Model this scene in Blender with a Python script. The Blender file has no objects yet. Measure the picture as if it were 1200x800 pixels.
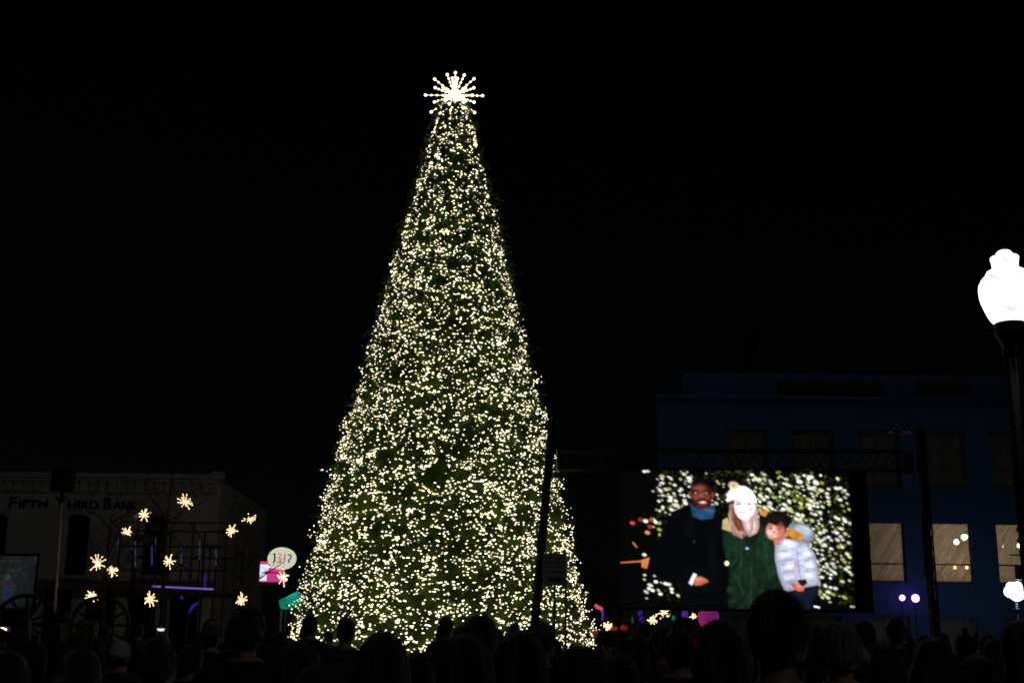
import bpy, math, random
import numpy as np
from mathutils import Vector, Matrix

# ------------------------------------------------------------------ camera, sky, light
SC = bpy.context.scene
COL = SC.collection
F = 1430.0                      # focal length in photo pixels (1200 wide)
CAMZ, TILT, ROLL = 1.70, math.atan(335.0 / F), 0.012
_r0, _u0, _b0 = Vector((1, 0, 0)), Vector((0, -math.sin(TILT), math.cos(TILT))), Vector((0, -math.cos(TILT), -math.sin(TILT)))
_R = _r0 * math.cos(ROLL) + _u0 * math.sin(ROLL)
_U = _u0 * math.cos(ROLL) - _r0 * math.sin(ROLL)
cam_d = bpy.data.cameras.new('camera')
cam_d.sensor_width = 36.0
cam_d.lens = F / 1200 * 36.0
cam_d.clip_start, cam_d.clip_end = 0.1, 3000
cam = bpy.data.objects.new('camera', cam_d)
COL.objects.link(cam)
cam.matrix_world = Matrix(((_R.x, _U.x, _b0.x, 0), (_R.y, _U.y, _b0.y, 0), (_R.z, _U.z, _b0.z, CAMZ), (0, 0, 0, 1)))
SC.camera = cam

SUN_EL, SUN_AZ = math.radians(34), math.radians(146)     # faint night glow from behind the viewer
w = bpy.data.worlds.new('World'); SC.world = w; w.use_nodes = True
nt = w.node_tree
sky = nt.nodes.new('ShaderNodeTexSky'); sky.sky_type = 'NISHITA'; sky.sun_disc = False
sky.sun_elevation, sky.sun_rotation = SUN_EL, SUN_AZ
nt.nodes['Background'].inputs[1].default_value = 0.00016
nt.links.new(sky.outputs[0], nt.nodes['Background'].inputs[0])
sun_d = bpy.data.lights.new('sun', 'SUN'); sun_d.energy = 0.044; sun_d.angle = math.radians(0.5); sun_d.color = (1.0, 0.98, 0.95)
sun = bpy.data.objects.new('sun', sun_d); COL.objects.link(sun)
_sd = Vector((math.sin(SUN_AZ) * math.cos(SUN_EL), math.cos(SUN_AZ) * math.cos(SUN_EL), math.sin(SUN_EL)))
sun.rotation_euler = _sd.to_track_quat('Z', 'Y').to_euler()
sun.location = (0, 0, 40)
SC.view_settings.view_transform = 'Standard'; SC.view_settings.look = 'None'
SC.view_settings.exposure = 0.0; SC.view_settings.gamma = 1.0; SC.view_settings.use_curve_mapping = False
SC.render.engine = 'CYCLES'
cy = SC.cycles
cy.max_bounces = 5; cy.diffuse_bounces = 2; cy.glossy_bounces = 2; cy.transmission_bounces = 3; cy.transparent_max_bounces = 6
cy.caustics_reflective = False; cy.caustics_refractive = False
cy.sample_clamp_indirect = 3.0
cy.use_denoising = True
cy.use_light_tree = True
cy.pixel_filter_type = 'BLACKMAN_HARRIS'; cy.filter_width = 1.75     # the photograph is a little soft

rnd = random.Random(11)
nrg = np.random.default_rng(5)


def P(x, y, D):
    """point of the place seen at photo pixel x, y when it stands D metres down the square (world Y = D)"""
    d = _R * ((x - 600) / F) + _U * ((400 - y) / F) - _b0
    k = D / d.y
    return Vector((d.x * k, D, CAMZ + d.z * k))


def X(x, y, D): return P(x, y, D).x
def Z(x, y, D): return P(x, y, D).z


# ------------------------------------------------------------------ materials
def mat(name, col, rough=0.6, var=0.25, scale=6.0, bump=0.0, bscale=40.0, metal=0.0, spec=0.5, sheen=0.0, stretch=None):
    m = bpy.data.materials.new(name); m.use_nodes = True
    n, l = m.node_tree.nodes, m.node_tree.links
    b = n['Principled BSDF']
    b.inputs['Roughness'].default_value = rough; b.inputs['Metallic'].default_value = metal
    b.inputs['Specular IOR Level'].default_value = spec
    if sheen: b.inputs['Sheen Weight'].default_value = sheen; b.inputs['Sheen Roughness'].default_value = 0.35
    tc = n.new('ShaderNodeTexCoord'); mp = n.new('ShaderNodeMapping')
    l.new(tc.outputs['Object'], mp.inputs[0])
    if stretch: mp.inputs['Scale'].default_value = stretch
    nz = n.new('ShaderNodeTexNoise'); nz.inputs['Scale'].default_value = scale; nz.inputs['Detail'].default_value = 5
    l.new(mp.outputs[0], nz.inputs[0])
    rp = n.new('ShaderNodeValToRGB')
    rp.color_ramp.elements[0].position, rp.color_ramp.elements[1].position = 0.3, 0.7
    rp.color_ramp.elements[0].color = (*[c * (1 - var) for c in col], 1)
    rp.color_ramp.elements[1].color = (*[min(1, c * (1 + var)) for c in col], 1)
    l.new(nz.outputs[0], rp.inputs[0]); l.new(rp.outputs[0], b.inputs['Base Color'])
    if bump:
        n2 = n.new('ShaderNodeTexNoise'); n2.inputs['Scale'].default_value = bscale; n2.inputs['Detail'].default_value = 3
        l.new(mp.outputs[0], n2.inputs[0])
        bp = n.new('ShaderNodeBump'); bp.inputs['Strength'].default_value = bump; bp.inputs['Distance'].default_value = 0.02
        l.new(n2.outputs[0], bp.inputs['Height']); l.new(bp.outputs[0], b.inputs['Normal'])
    return m


def glow(name, col, strength):
    m = bpy.data.materials.new(name); m.use_nodes = True
    b = m.node_tree.nodes['Principled BSDF']
    b.inputs['Base Color'].default_value = (*[0.6 * c for c in col], 1)
    b.inputs['Roughness'].default_value = 0.3
    b.inputs['Emission Color'].default_value = (*col, 1)
    b.inputs['Emission Strength'].default_value = strength
    return m


def screen_mat(name, strength):
    m = bpy.data.materials.new(name); m.use_nodes = True
    n, l = m.node_tree.nodes, m.node_tree.links
    b = n['Principled BSDF']; b.inputs['Base Color'].default_value = (0.01, 0.01, 0.01, 1); b.inputs['Roughness'].default_value = 0.5
    a = n.new('ShaderNodeVertexColor'); a.layer_name = 'picture'
    l.new(a.outputs[0], b.inputs['Emission Color']); b.inputs['Emission Strength'].default_value = strength
    return m


M = {
    'paving': mat('paving', (0.09, 0.085, 0.08), 0.8, 0.3, 1.5, 0.3, 20),
    'lawn': mat('lawn', (0.03, 0.05, 0.015), 0.9, 0.4, 3, 0.5, 30),
    'needle': mat('fir_needles', (0.056, 0.108, 0.007), 0.6, 0.55, 1.6, spec=0.2),
    'bark': mat('bark', (0.022, 0.017, 0.014), 0.9, 0.3, 8, 0.5, 20),
    'bulb': glow('warm_bulb', (1.0, 0.87, 0.57), 3.2),
    'star': glow('warm_star_bulb', (1.0, 0.84, 0.50), 2.6),
    'burst': glow('amber_bulb', (1.0, 0.64, 0.32), 3.2),
    'black': mat('black_metal', (0.012, 0.012, 0.013), 0.45, 0.2, 10, metal=0.0),
    'matte': mat('matte_black', (0.006, 0.006, 0.006), 1.0, 0.2, 10, spec=0.05),
    'blackgloss': mat('black_gloss_iron', (0.010, 0.011, 0.012), 0.42, 0.2, 20, 0.6, 45),
    'steel': mat('truss_metal', (0.03, 0.03, 0.033), 0.4, 0.2, 10, metal=0.6),
    'greypole': mat('pale_pole', (0.42, 0.36, 0.28), 0.6, 0.2, 8),
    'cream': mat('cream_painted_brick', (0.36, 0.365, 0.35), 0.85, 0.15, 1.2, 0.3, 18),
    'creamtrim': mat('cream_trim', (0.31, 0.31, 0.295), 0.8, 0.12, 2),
    'creamdark': mat('dark_brick', (0.09, 0.085, 0.075), 0.85, 0.2, 2),  # darker brick tone for the shopfront cornice
    'navyletter': mat('navy_letter', (0.012, 0.014, 0.045), 0.5, 0.1, 4),
    'glassdark': mat('dark_glass', (0.008, 0.009, 0.010), 0.15, 0.2, 2),
    'blue': mat('blue_wall', (0.015, 0.066, 0.20), 0.75, 0.14, 0.7, 0.2, 14),  # blue base colour across the facade and attic
    'bluetrim': mat('blue_trim', (0.013, 0.055, 0.17), 0.7, 0.12, 1.5),
    'roofdark': mat('dark_slate', (0.018, 0.016, 0.015), 0.8, 0.3, 3, 0.4, 8),
    'frame': mat('window_frame', (0.10, 0.095, 0.085), 0.6, 0.1, 5),
    'room': mat('room_plaster', (0.50, 0.45, 0.38), 0.9, 0.15, 1.5),
    'stone': mat('stone', (0.22, 0.21, 0.19), 0.85, 0.25, 4, 0.4, 25),
    'bronze': mat('dark_bronze', (0.02, 0.019, 0.016), 0.5, 0.3, 6),
    'wood': mat('old_wood', (0.035, 0.025, 0.018), 0.7, 0.3, 6),
    'signgrey': mat('grey_sign', (0.42, 0.42, 0.47), 0.7, 0.25, 5),
    'curtain': mat('dark_drape', (0.03, 0.05, 0.06), 0.9, 0.3, 3),
}
M['lamp'] = glow('lamp_globe', (0.90, 1.0, 0.99), 2.6)
M['lamp2'] = glow('far_lamp_globe', (0.90, 1.0, 1.0), 9.0)
M['purple'] = glow('purple_spot', (0.70, 0.24, 1.0), 12.0)
M['purplering'] = glow('purple_halo_ring', (0.20, 0.02, 0.62), 0.30)
M['bluetube'] = glow('blue_tube', (0.10, 0.14, 0.55), 0.20)
M['bluetube2'] = glow('pale_blue_tube', (0.16, 0.24, 0.5), 0.12)
M['violet'] = glow('violet_bar', (0.34, 0.20, 0.85), 0.45)
M['indigo'] = glow('indigo_tube', (0.09, 0.03, 0.85), 0.25)
M['purpletube'] = glow('purple_tube', (0.22, 0.05, 0.7), 0.28)
M['tealtube'] = glow('teal_lamp', (0.03, 0.42, 0.34), 1.0)
M['room_bulb'] = glow('room_bulb', (1.0, 0.78, 0.50), 48.0)
M['room_bulb2'] = glow('amber_room_bulb', (1.0, 0.55, 0.2), 9.0)
M['red'] = glow('red_lantern', (0.9, 0.05, 0.04), 0.15)
M['pink'] = glow('pink_neon', (1.0, 0.09, 0.20), 0.6)
M['magenta'] = glow('magenta_balloon', (0.62, 0.05, 0.38), 0.36)
M['phone'] = glow('phone_screen', (0.85, 0.85, 1.0), 1.0)
M['phoneblue'] = glow('phone_blue', (0.35, 0.7, 1.0), 1.2)
M['yellow'] = glow('warm_work_lamp', (1.0, 0.83, 0.45), 3.0)
M['signcream'] = glow('sign_face', (0.80, 0.84, 0.60), 0.75)
M['signpink'] = glow('sign_pink', (0.85, 0.06, 0.32), 0.65)
M['signwhite'] = glow('sign_white', (0.75, 0.85, 1.0), 0.95)
M['signink'] = mat('sign_ink', (0.01, 0.015, 0.05), 0.6)
M['signinkpink'] = glow('sign_pink_ink', (0.75, 0.22, 0.30), 0.6)
M['signinkblue'] = glow('sign_blue_ink', (0.05, 0.12, 0.40), 0.4)


def plastic_sheet(name, tr):
    m = bpy.data.materials.new(name); m.use_nodes = True
    n, l = m.node_tree.nodes, m.node_tree.links
    n.remove(n['Principled BSDF'])
    tc = n.new('ShaderNodeTexCoord'); mp = n.new('ShaderNodeMapping')
    mp.vector_type = 'TEXTURE'; mp.inputs['Rotation'].default_value = (0, math.radians(33), 0); mp.inputs['Scale'].default_value = (0.20, 1, 1.5)
    nz = n.new('ShaderNodeTexNoise'); nz.inputs['Scale'].default_value = 1.6; nz.inputs['Detail'].default_value = 4; nz.inputs['Distortion'].default_value = 0.6
    rp = n.new('ShaderNodeValToRGB'); rp.color_ramp.elements[0].position, rp.color_ramp.elements[1].position = 0.42, 0.60
    rp.color_ramp.elements[0].color = (tr, tr, tr, 1); rp.color_ramp.elements[1].color = (1, 1, 1, 1)
    tl = n.new('ShaderNodeBsdfTranslucent'); tl.inputs[0].default_value = (0.75, 0.72, 0.68, 1)
    gl = n.new('ShaderNodeBsdfDiffuse'); gl.inputs[0].default_value = (0.5, 0.5, 0.5, 1)
    ms = n.new('ShaderNodeMixShader'); ms.inputs[0].default_value = 0.25
    tp = n.new('ShaderNodeBsdfTransparent'); mx = n.new('ShaderNodeMixShader')
    l.new(tc.outputs['Object'], mp.inputs[0]); l.new(mp.outputs[0], nz.inputs[0]); l.new(nz.outputs[0], rp.inputs[0])
    l.new(tl.outputs[0], ms.inputs[1]); l.new(gl.outputs[0], ms.inputs[2])
    l.new(rp.outputs[0], mx.inputs[0]); l.new(tp.outputs[0], mx.inputs[1]); l.new(ms.outputs[0], mx.inputs[2])
    l.new(mx.outputs[0], n['Material Output'].inputs[0])
    return m


M['sheet'] = plastic_sheet('plastic_sheeting', 0.25)


def lit_cloth(name, col):
    m = bpy.data.materials.new(name); m.use_nodes = True
    n, l = m.node_tree.nodes, m.node_tree.links
    n.remove(n['Principled BSDF'])
    tc = n.new('ShaderNodeTexCoord'); nz = n.new('ShaderNodeTexNoise'); nz.inputs['Scale'].default_value = 5.0; l.new(tc.outputs['Object'], nz.inputs[0])
    rp = n.new('ShaderNodeValToRGB'); rp.color_ramp.elements[0].color = (*[c * .55 for c in col], 1); rp.color_ramp.elements[1].color = (*col, 1); l.new(nz.outputs[0], rp.inputs[0])
    a, b = n.new('ShaderNodeBsdfTranslucent'), n.new('ShaderNodeBsdfDiffuse'); l.new(rp.outputs[0], a.inputs[0]); l.new(rp.outputs[0], b.inputs[0])
    x = n.new('ShaderNodeMixShader'); x.inputs[0].default_value = .35; l.new(a.outputs[0], x.inputs[1]); l.new(b.outputs[0], x.inputs[2]); l.new(x.outputs[0], n['Material Output'].inputs[0])
    return m


# ------------------------------------------------------------------ mesh helpers
class MB:
    def __init__(s): s.v, s.f = [], []

    def add(s, vs, fs):
        o = len(s.v); s.v += [tuple(q) for q in vs]; s.f += [tuple(i + o for i in q) for q in fs]; return s

    def box(s, x0, x1, y0, y1, z0, z1):
        vs = [(x, y, z) for z in (z0, z1) for y in (y0, y1) for x in (x0, x1)]
        return s.add(vs, [(0, 2, 3, 1), (4, 5, 7, 6), (0, 1, 5, 4), (2, 6, 7, 3), (0, 4, 6, 2), (1, 3, 7, 5)])

    def tube(s, pts, rad, n=8, cap=True):
        pts = [Vector(p) for p in pts]
        if not isinstance(rad, (list, tuple)): rad = [rad] * len(pts)
        vs, fs = [], []
        ref = None
        for i, p in enumerate(pts):
            t = (pts[min(i + 1, len(pts) - 1)] - pts[max(i - 1, 0)]).normalized()
            if ref is None:
                ref = Vector((0, 0, 1)) if abs(t.z) < 0.9 else Vector((1, 0, 0))
            a = (ref - t * ref.dot(t)).normalized(); b = t.cross(a); ref = a
            for k in range(n):
                q = 2 * math.pi * k / n
                vs.append(p + (a * math.cos(q) + b * math.sin(q)) * rad[i])
        for i in range(len(pts) - 1):
            for k in range(n):
                fs.append((i * n + k, i * n + (k + 1) % n, (i + 1) * n + (k + 1) % n, (i + 1) * n + k))
        if cap:
            fs.append(tuple(reversed(range(n)))); fs.append(tuple((len(pts) - 1) * n + k for k in range(n)))
        return s.add(vs, fs)

    def lathe(s, prof, n=20, c=(0, 0, 0), sx=1.0, sy=1.0, ripple=None):
        vs, fs = [], []
        for i, (r, z) in enumerate(prof):
            for k in range(n):
                q = 2 * math.pi * k / n
                rr = r * (1 + (ripple(q, z) if ripple else 0))
                vs.append((c[0] + rr * math.cos(q) * sx, c[1] + rr * math.sin(q) * sy, c[2] + z))
        for i in range(len(prof) - 1):
            for k in range(n):
                fs.append((i * n + k, i * n + (k + 1) % n, (i + 1) * n + (k + 1) % n, (i + 1) * n + k))
        fs.append(tuple(reversed(range(n)))); fs.append(tuple((len(prof) - 1) * n + k for k in range(n)))
        return s.add(vs, fs)

    def ball(s, c, rx, ry=None, rz=None, nu=12, nv=8, rot=None):
        ry = ry or rx; rz = rz or rx
        vs, fs = [(0, 0, -rz)], []
        for j in range(1, nv):
            a = -math.pi / 2 + math.pi * j / nv
            for k in range(nu):
                q = 2 * math.pi * k / nu
                vs.append((rx * math.cos(a) * math.cos(q), ry * math.cos(a) * math.sin(q), rz * math.sin(a)))
        vs.append((0, 0, rz)); top = len(vs) - 1
        for k in range(nu):
            fs.append((0, 1 + (k + 1) % nu, 1 + k))
            fs.append((top, 1 + (nv - 2) * nu + k, 1 + (nv - 2) * nu + (k + 1) % nu))
            for j in range(nv - 2):
                fs.append((1 + j * nu + k, 1 + j * nu + (k + 1) % nu, 1 + (j + 1) * nu + (k + 1) % nu, 1 + (j + 1) * nu + k))
        c = Vector(c)
        vs = [(rot @ Vector(p) if rot else Vector(p)) + c for p in vs]
        return s.add(vs, fs)

    def prism(s, poly, y0, y1):
        """closed outline in x,z given a thickness in y"""
        n = len(poly)
        vs = [(x, y0, z) for x, z in poly] + [(x, y1, z) for x, z in poly]
        fs = [tuple(range(n)), tuple(reversed(range(n, 2 * n)))] + [(i, n + i, n + (i + 1) % n, (i + 1) % n) for i in range(n)]
        return s.add(vs, fs)

    def mesh(s, name, m=None, smooth=False):
        me = bpy.data.meshes.new(name); me.from_pydata(s.v, [], s.f); me.update()
        if m: me.materials.append(m)
        if smooth: me.polygons.foreach_set('use_smooth', [True] * len(me.polygons))
        return me

    def build(s, name, m, parent=None, smooth=False, loc=None):
        return link(name, s.mesh(name, m, smooth), parent, loc)


def link(name, data, parent=None, loc=None):
    o = bpy.data.objects.new(name, data); COL.objects.link(o)
    if parent: o.parent = parent
    if loc is not None: o.location = loc
    return o


def empty(name, loc=(0, 0, 0), rz=0.0):
    o = bpy.data.objects.new(name, None); COL.objects.link(o); o.location = loc; o.rotation_euler = (0, 0, rz)
    o.empty_display_size = 0.1
    return o


def tag(o, label=None, cat=None, group=None, kind=None):
    if label: o['label'] = label
    if cat: o['category'] = cat
    if group: o['group'] = group
    if kind: o['kind'] = kind
    return o


def children(o): return [c for c in COL.objects if c.parent == o]


def text_mesh(txt, size, depth, m, align='LEFT'):
    cu = bpy.data.curves.new('lettering', 'FONT'); cu.body = txt; cu.size = size; cu.extrude = depth; cu.align_x = align; cu.offset = 0.018 * size
    o = bpy.data.objects.new('lettering_source', cu); COL.objects.link(o)
    dg = bpy.context.evaluated_depsgraph_get()
    me = bpy.data.meshes.new_from_object(o.evaluated_get(dg))
    bpy.data.objects.remove(o); bpy.data.curves.remove(cu)
    me.transform(Matrix.Rotation(math.pi / 2, 4, 'X'))
    me.materials.clear(); me.materials.append(m)
    return me


# ------------------------------------------------------------------ ground
g = MB(); S = 900
g.add([(-S, -120, 0), (S, -120, 0), (S, 1400, 0), (-S, 1400, 0)], [(0, 1, 2, 3)])
tag(g.build('ground', M['paving']), kind='structure')

# ------------------------------------------------------------------ the lit tree
TD = 36.0
apex = P(532, 122, TD); tb = P(518, 742, TD)
TX, TY, TH = (apex.x + tb.x) / 2, TD, apex.z
R0 = (X(695, 738, TD) - X(342, 738, TD)) / 2 * 1.03
Z0 = 0.75


def rad(z): return 0.36 + (R0 - 0.36) * max(0.0, (TH - z) / (TH - Z0)) ** 0.97


_lp = [(nrg.random() * 6.283, nrg.random() * 6.283, int(nrg.integers(7, 26)), 1.6 + 5.0 * nrg.random()) for _ in range(9)]


def lump(z, a):
    return 1 + 0.028 * sum(math.sin(n_ * a + p_) * math.sin(f_ * z + q_) for p_, q_, n_, f_ in _lp)


tree = empty('christmas_tree', (TX, TY, 0))
tag(tree, 'towering green cone-shaped Christmas tree wrapped in thousands of warm white lights', 'tree')
MB().lathe([(0.34, 0.0), (0.30, 2), (0.06, TH - 0.2), (0.03, TH + 0.5)], 12).build('trunk', M['bark'], tree)


def rough_cone():
    b = MB(); vs = []; NZ, NA = 110, 150
    for i in range(NZ):
        z = Z0 + (TH - 0.15 - Z0) * i / (NZ - 1)
        for k in range(NA):
            a = 2 * math.pi * k / NA
            r = rad(z) * (0.90 * lump(z, a) ** 1.3) + 0.12 * nrg.random() - 0.08
            vs.append((r * math.cos(a), r * math.sin(a), z + 0.1 * nrg.random()))
    fs = [(i * NA + k, i * NA + (k + 1) % NA, (i + 1) * NA + (k + 1) % NA, (i + 1) * NA + k) for i in range(NZ - 1) for k in range(NA)]
    fs.append(tuple(reversed(range(NA))))
    return b.add(vs, fs)


tag(rough_cone().build('inner_boughs', M['needle'], tree), kind='stuff')


def cone_points(n, lo=Z0):
    out = []
    for i in range(n * 3):
        z = lo + (TH - lo) * nrg.random()
        if nrg.random() * R0 < rad(z): out.append((z, nrg.random() * 2 * math.pi))
        if len(out) >= n: break
    return out


# branch sprays: a stem with flat needle blades fanned round it
vs, fs = [], []
clump = [(nrg.random() * (TH - Z0) + Z0, nrg.random() * 6.283, nrg.random()) for _ in range(240)]
for z, a in cone_points(7200):
    r = rad(z)
    out = Vector((math.cos(a), math.sin(a), 0)); tan = Vector((-math.sin(a), math.cos(a), 0))
    L = (0.24 + 0.24 * nrg.random()) * (0.5 + 0.5 * min(1, r / 1.6))
    base = out * (r * lump(z, a) * (0.80 + 0.12 * nrg.random())) + Vector((0, 0, z))
    d = (out + tan * (nrg.random() - 0.5) * 1.1 + Vector((0, 0, nrg.random() * 1.0 - 0.45))).normalized()
    if nrg.random() < 0.012: L *= 1.9
    side = d.cross(Vector((0, 0, 1))).normalized(); up = side.cross(d)
    k = 13
    for i in range(k):
        t = 0.15 + 0.85 * i / (k - 1)
        p = base + d * (L * t)
        q = nrg.random() * 6.283
        nd = (d * 0.7 + side * math.cos(q) + up * math.sin(q)).normalized()
        ln = (0.13 + 0.07 * nrg.random()) * (1.1 - 0.45 * t)
        wv = nd.cross(d).normalized() * 0.017
        o = len(vs)
        vs += [tuple(p - wv), tuple(p + wv), tuple(p + nd * ln + wv * 0.6), tuple(p + nd * ln - wv * 0.6)]
        fs.append((o, o + 1, o + 2, o + 3))
b = MB(); b.v, b.f = vs, fs
tag(b.build('boughs', M['needle'], tree), kind='stuff')

# bulbs: small elongated lamps, sitting close to the tips, in loose runs
ico = [(0, 0, -1)] + [(0.89 * math.cos(k * 1.2566), 0.89 * math.sin(k * 1.2566), -0.45) for k in range(5)] + \
      [(0.89 * math.cos(k * 1.2566 + 0.628), 0.89 * math.sin(k * 1.2566 + 0.628), 0.45) for k in range(5)] + [(0, 0, 1)]
icf = [(0, 1 + (k + 1) % 5, 1 + k) for k in range(5)] + [(1 + k, 1 + (k + 1) % 5, 6 + k) for k in range(5)] + \
      [(6 + k, 1 + (k + 1) % 5, 6 + (k + 1) % 5) for k in range(5)] + [(11, 6 + k, 6 + (k + 1) % 5) for k in range(5)]


def bulb(b, p, ax, ln, r):
    ax = Vector(ax).normalized(); s_ = ax.orthogonal().normalized(); t_ = ax.cross(s_)
    b.add([Vector(p) + s_ * (v[0] * r) + t_ * (v[1] * r) + ax * (v[2] * ln) for v in ico], icf)


bm_ = MB()
for z, a in cone_points(17500, Z0 + 0.05):
    run = 1 if nrg.random() < 0.8 else 2
    sz = 0.55 + 0.25 * nrg.random() if nrg.random() < 0.4 else (1.0 if nrg.random() < .85 else 1.25)
    for j in range(run):
        aa = a + j * 0.11 / max(rad(z), 0.4); zz = z + j * (nrg.random() - 0.5) * 0.05
        r = rad(zz) * lump(zz, aa) * (0.90 + 0.105 * nrg.random()) + 0.03
        if nrg.random() < 0.012: r += 0.25 * nrg.random()
        p = Vector((r * math.cos(aa), r * math.sin(aa), zz))
        ax = Vector((-math.sin(aa), math.cos(aa), 0)) + Vector((nrg.random() - .5, nrg.random() - .5, nrg.random() - .5)) * 0.9
        bulb(bm_, p, ax, (0.024 + 0.017 * nrg.random()) * sz, (0.0125 + 0.0055 * nrg.random()) * sz)
for i in range(60):     # lights bunched under the topper
    z = TH - 1.5 * nrg.random(); a = nrg.random() * 6.283
    r = rad(z) * 1.02
    bulb(bm_, (r * math.cos(a), r * math.sin(a), z), (0.3, 0, 1), 0.06, 0.034)
tag(bm_.build('string_lights', M['bulb'], tree), kind='stuff')

# star topper
sc_ = P(533, 112, TD)
top = empty('tree_topper', (sc_.x, TD, sc_.z))
tag(top, 'glowing starburst topper with beaded rays on the tip of the tall tree', 'star topper')
MB().ball((0, 0, 0), 0.20, nu=14, nv=10).build('core', M['star'], top)
MB().tube([(0, 0, -1.2), (0, 0, 0)], 0.03).build('spike', M['steel'], top)
PX = TD / F


def beaded_ray(L, nb, r0=0.028, r1=0.048):
    b = MB()
    for i in range(nb):
        t = (i + 1) / nb
        rr = r0 + (r1 - r0) * (t if i == nb - 1 else 0.3)
        b.ball((0, 0, 0.2 + (L - 0.2) * t), rr, rr, rr * 1.05, 8, 6)
    return b


# rays seen in the picture plane: (angle from +x, length in px), and rays leaning to and from the viewer
rays = [(0, 35, 0), (180, 37, 0), (90, 31, 0), (68, 30, 0), (110, 30, 0), (44, 33, 0), (140, 34, 0), (24, 26, 0), (158, 27, 0),
        (-20, 26, 0), (200, 27, 0), (-42, 34, 0), (218, 37, 0), (-62, 27, 0), (242, 27, 0), (-14, 27, 30), (100, 22, 40), (78, 22, 40), (125, 22, -40), (57, 22, -40),
        (10, 20, 50), (170, 20, 50), (-35, 20, 50), (215, 20, 50), (90, 14, 65), (0, 20, -50), (180, 20, -50), (270, 22, 40)]
for a, L, lean in rays:
    b_ = beaded_ray(max(L, 22) * PX, 4); n_f = len(b_.f); b_.tube([(0, 0, 0.1), (0, 0, max(L, 22) * PX)], 0.006, 6)
    o = b_.build('ray', M['star'], top, True); o.data.materials.append(M['greypole'])
    o.data.polygons.foreach_set('material_index', [0] * len(b_.f))
    a_, l_ = math.radians(a), math.radians(lean)
    o.rotation_euler = Vector((math.cos(a_) * math.cos(l_), -math.sin(l_), math.sin(a_) * math.cos(l_))).to_track_quat('Z', 'Y').to_euler()

# ------------------------------------------------------------------ left: bank building
BD = 60.0
bx0, bx1 = X(-60, 640, BD), X(254, 640, BD)
bz = Z(254, 556, BD)
bank = empty('bank_building', ((bx0 + bx1) / 2, BD, 0)); bcx = (bx0 + bx1) / 2
tag(bank, 'low cream bank with corbelled parapet and name lettering in the dark', 'building')


def wall_with_openings(x0, x1, z0, z1, ops, y, depth, arch=()):
    """front skin of a wall with rectangular openings and their reveals (faces towards -Y)"""
    xs = sorted({x0, x1, *[v for o in ops for v in o[:2]]}); zs = sorted({z0, z1, *[v for o in ops for v in o[2:4]]})
    b = MB()
    for i in range(len(xs) - 1):
        for j in range(len(zs) - 1):
            cx, cz = (xs[i] + xs[i + 1]) / 2, (zs[j] + zs[j + 1]) / 2
            if any(o[0] < cx < o[1] and o[2] < cz < o[3] for o in ops): continue
            b.add([(xs[i], y, zs[j]), (xs[i + 1], y, zs[j]), (xs[i + 1], y, zs[j + 1]), (xs[i], y, zs[j + 1])], [(0, 1, 2, 3)])
    for o in ops:
        a0, a1, c0, c1 = o[:4]
        for q in ([(a0, c0), (a0, c1)], [(a0, c1), (a1, c1)], [(a1, c1), (a1, c0)], [(a1, c0), (a0, c0)]):
            (u0, v0), (u1, v1) = q
            b.add([(u0, y, v0), (u1, y, v1), (u1, y + depth, v1), (u0, y + depth, v0)], [(0, 1, 2, 3)])
    return b


def lx(x, y=640): return X(x, y, BD) - bcx


zband = Z(150, 680, BD)
ops = []
for c in (-95, -7, 90, 180):
    ops.append((lx(c - 13), lx(c + 13), zband + 0.25, Z(90, 603, BD)))
b = wall_with_openings(bx0 - bcx, bx1 - bcx, zband, bz - 0.25, ops, 0, 0.35)
b.add([(bx1 - bcx, 0, 0), (bx1 - bcx - 0.25, 13, 0), (bx1 - bcx - 0.25, 13, bz - 0.3), (bx1 - bcx, 0, bz - 0.25)], [(0, 1, 2, 3)])
b.add([(bx0 - bcx, 0, bz - 0.25), (bx1 - bcx, 0, bz - 0.25), (bx1 - bcx, 13, bz - 0.3), (bx0 - bcx, 13, bz - 0.3)], [(0, 1, 2, 3)])
b.add([(bx0 - bcx, 0, 0), (bx0 - bcx, 13, 0), (bx0 - bcx, 13, bz - .3), (bx0 - bcx, 0, bz - .25)], [(3, 2, 1, 0)])
b.build('wall', M['cream'], bank)
for o in ops:
    wn = MB().box(o[0], o[1], 0.22, 0.26, o[2], o[3]).build('window', M['glassdark'], bank)
    f = MB(); t = 0.07
    f.box(o[0], o[0] + t, 0.14, 0.215, o[2], o[3]); f.box(o[1] - t, o[1], 0.14, 0.215, o[2], o[3])
    f.box(o[0] + t, o[1] - t, 0.14, 0.215, o[2], o[2] + t); f.box(o[0] + t, o[1] - t, 0.15, 0.215, (o[2] + o[3]) / 2 - .04, (o[2] + o[3]) / 2 + .04)
    f.build('window_frame', M['black'], wn)
    w2, hh = (o[1] - o[0]) / 2, 0.28
    cx = (o[0] + o[1]) / 2
    pts = [(cx - w2 - 0.12, o[3] - .25), (cx - w2, o[3] - .25)] + [(cx - w2 * math.cos(q * math.pi / 8), o[3] - .25 + hh * math.sin(q * math.pi / 8)) for q in range(1, 8)] + \
          [(cx + w2, o[3] - .25), (cx + w2 + .12, o[3] - .25), (cx + w2 + .12, o[3] + .25), (cx - w2 - .12, o[3] + .25)]
    MB().prism(pts, -0.05, 0.1).build('arch_surround', M['creamtrim'], bank)
    MB().box(o[0] - .15, o[1] + .15, -0.14, 0.12, o[2] - .14, o[2] - .003).build('sill', M['creamtrim'], bank)
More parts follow.
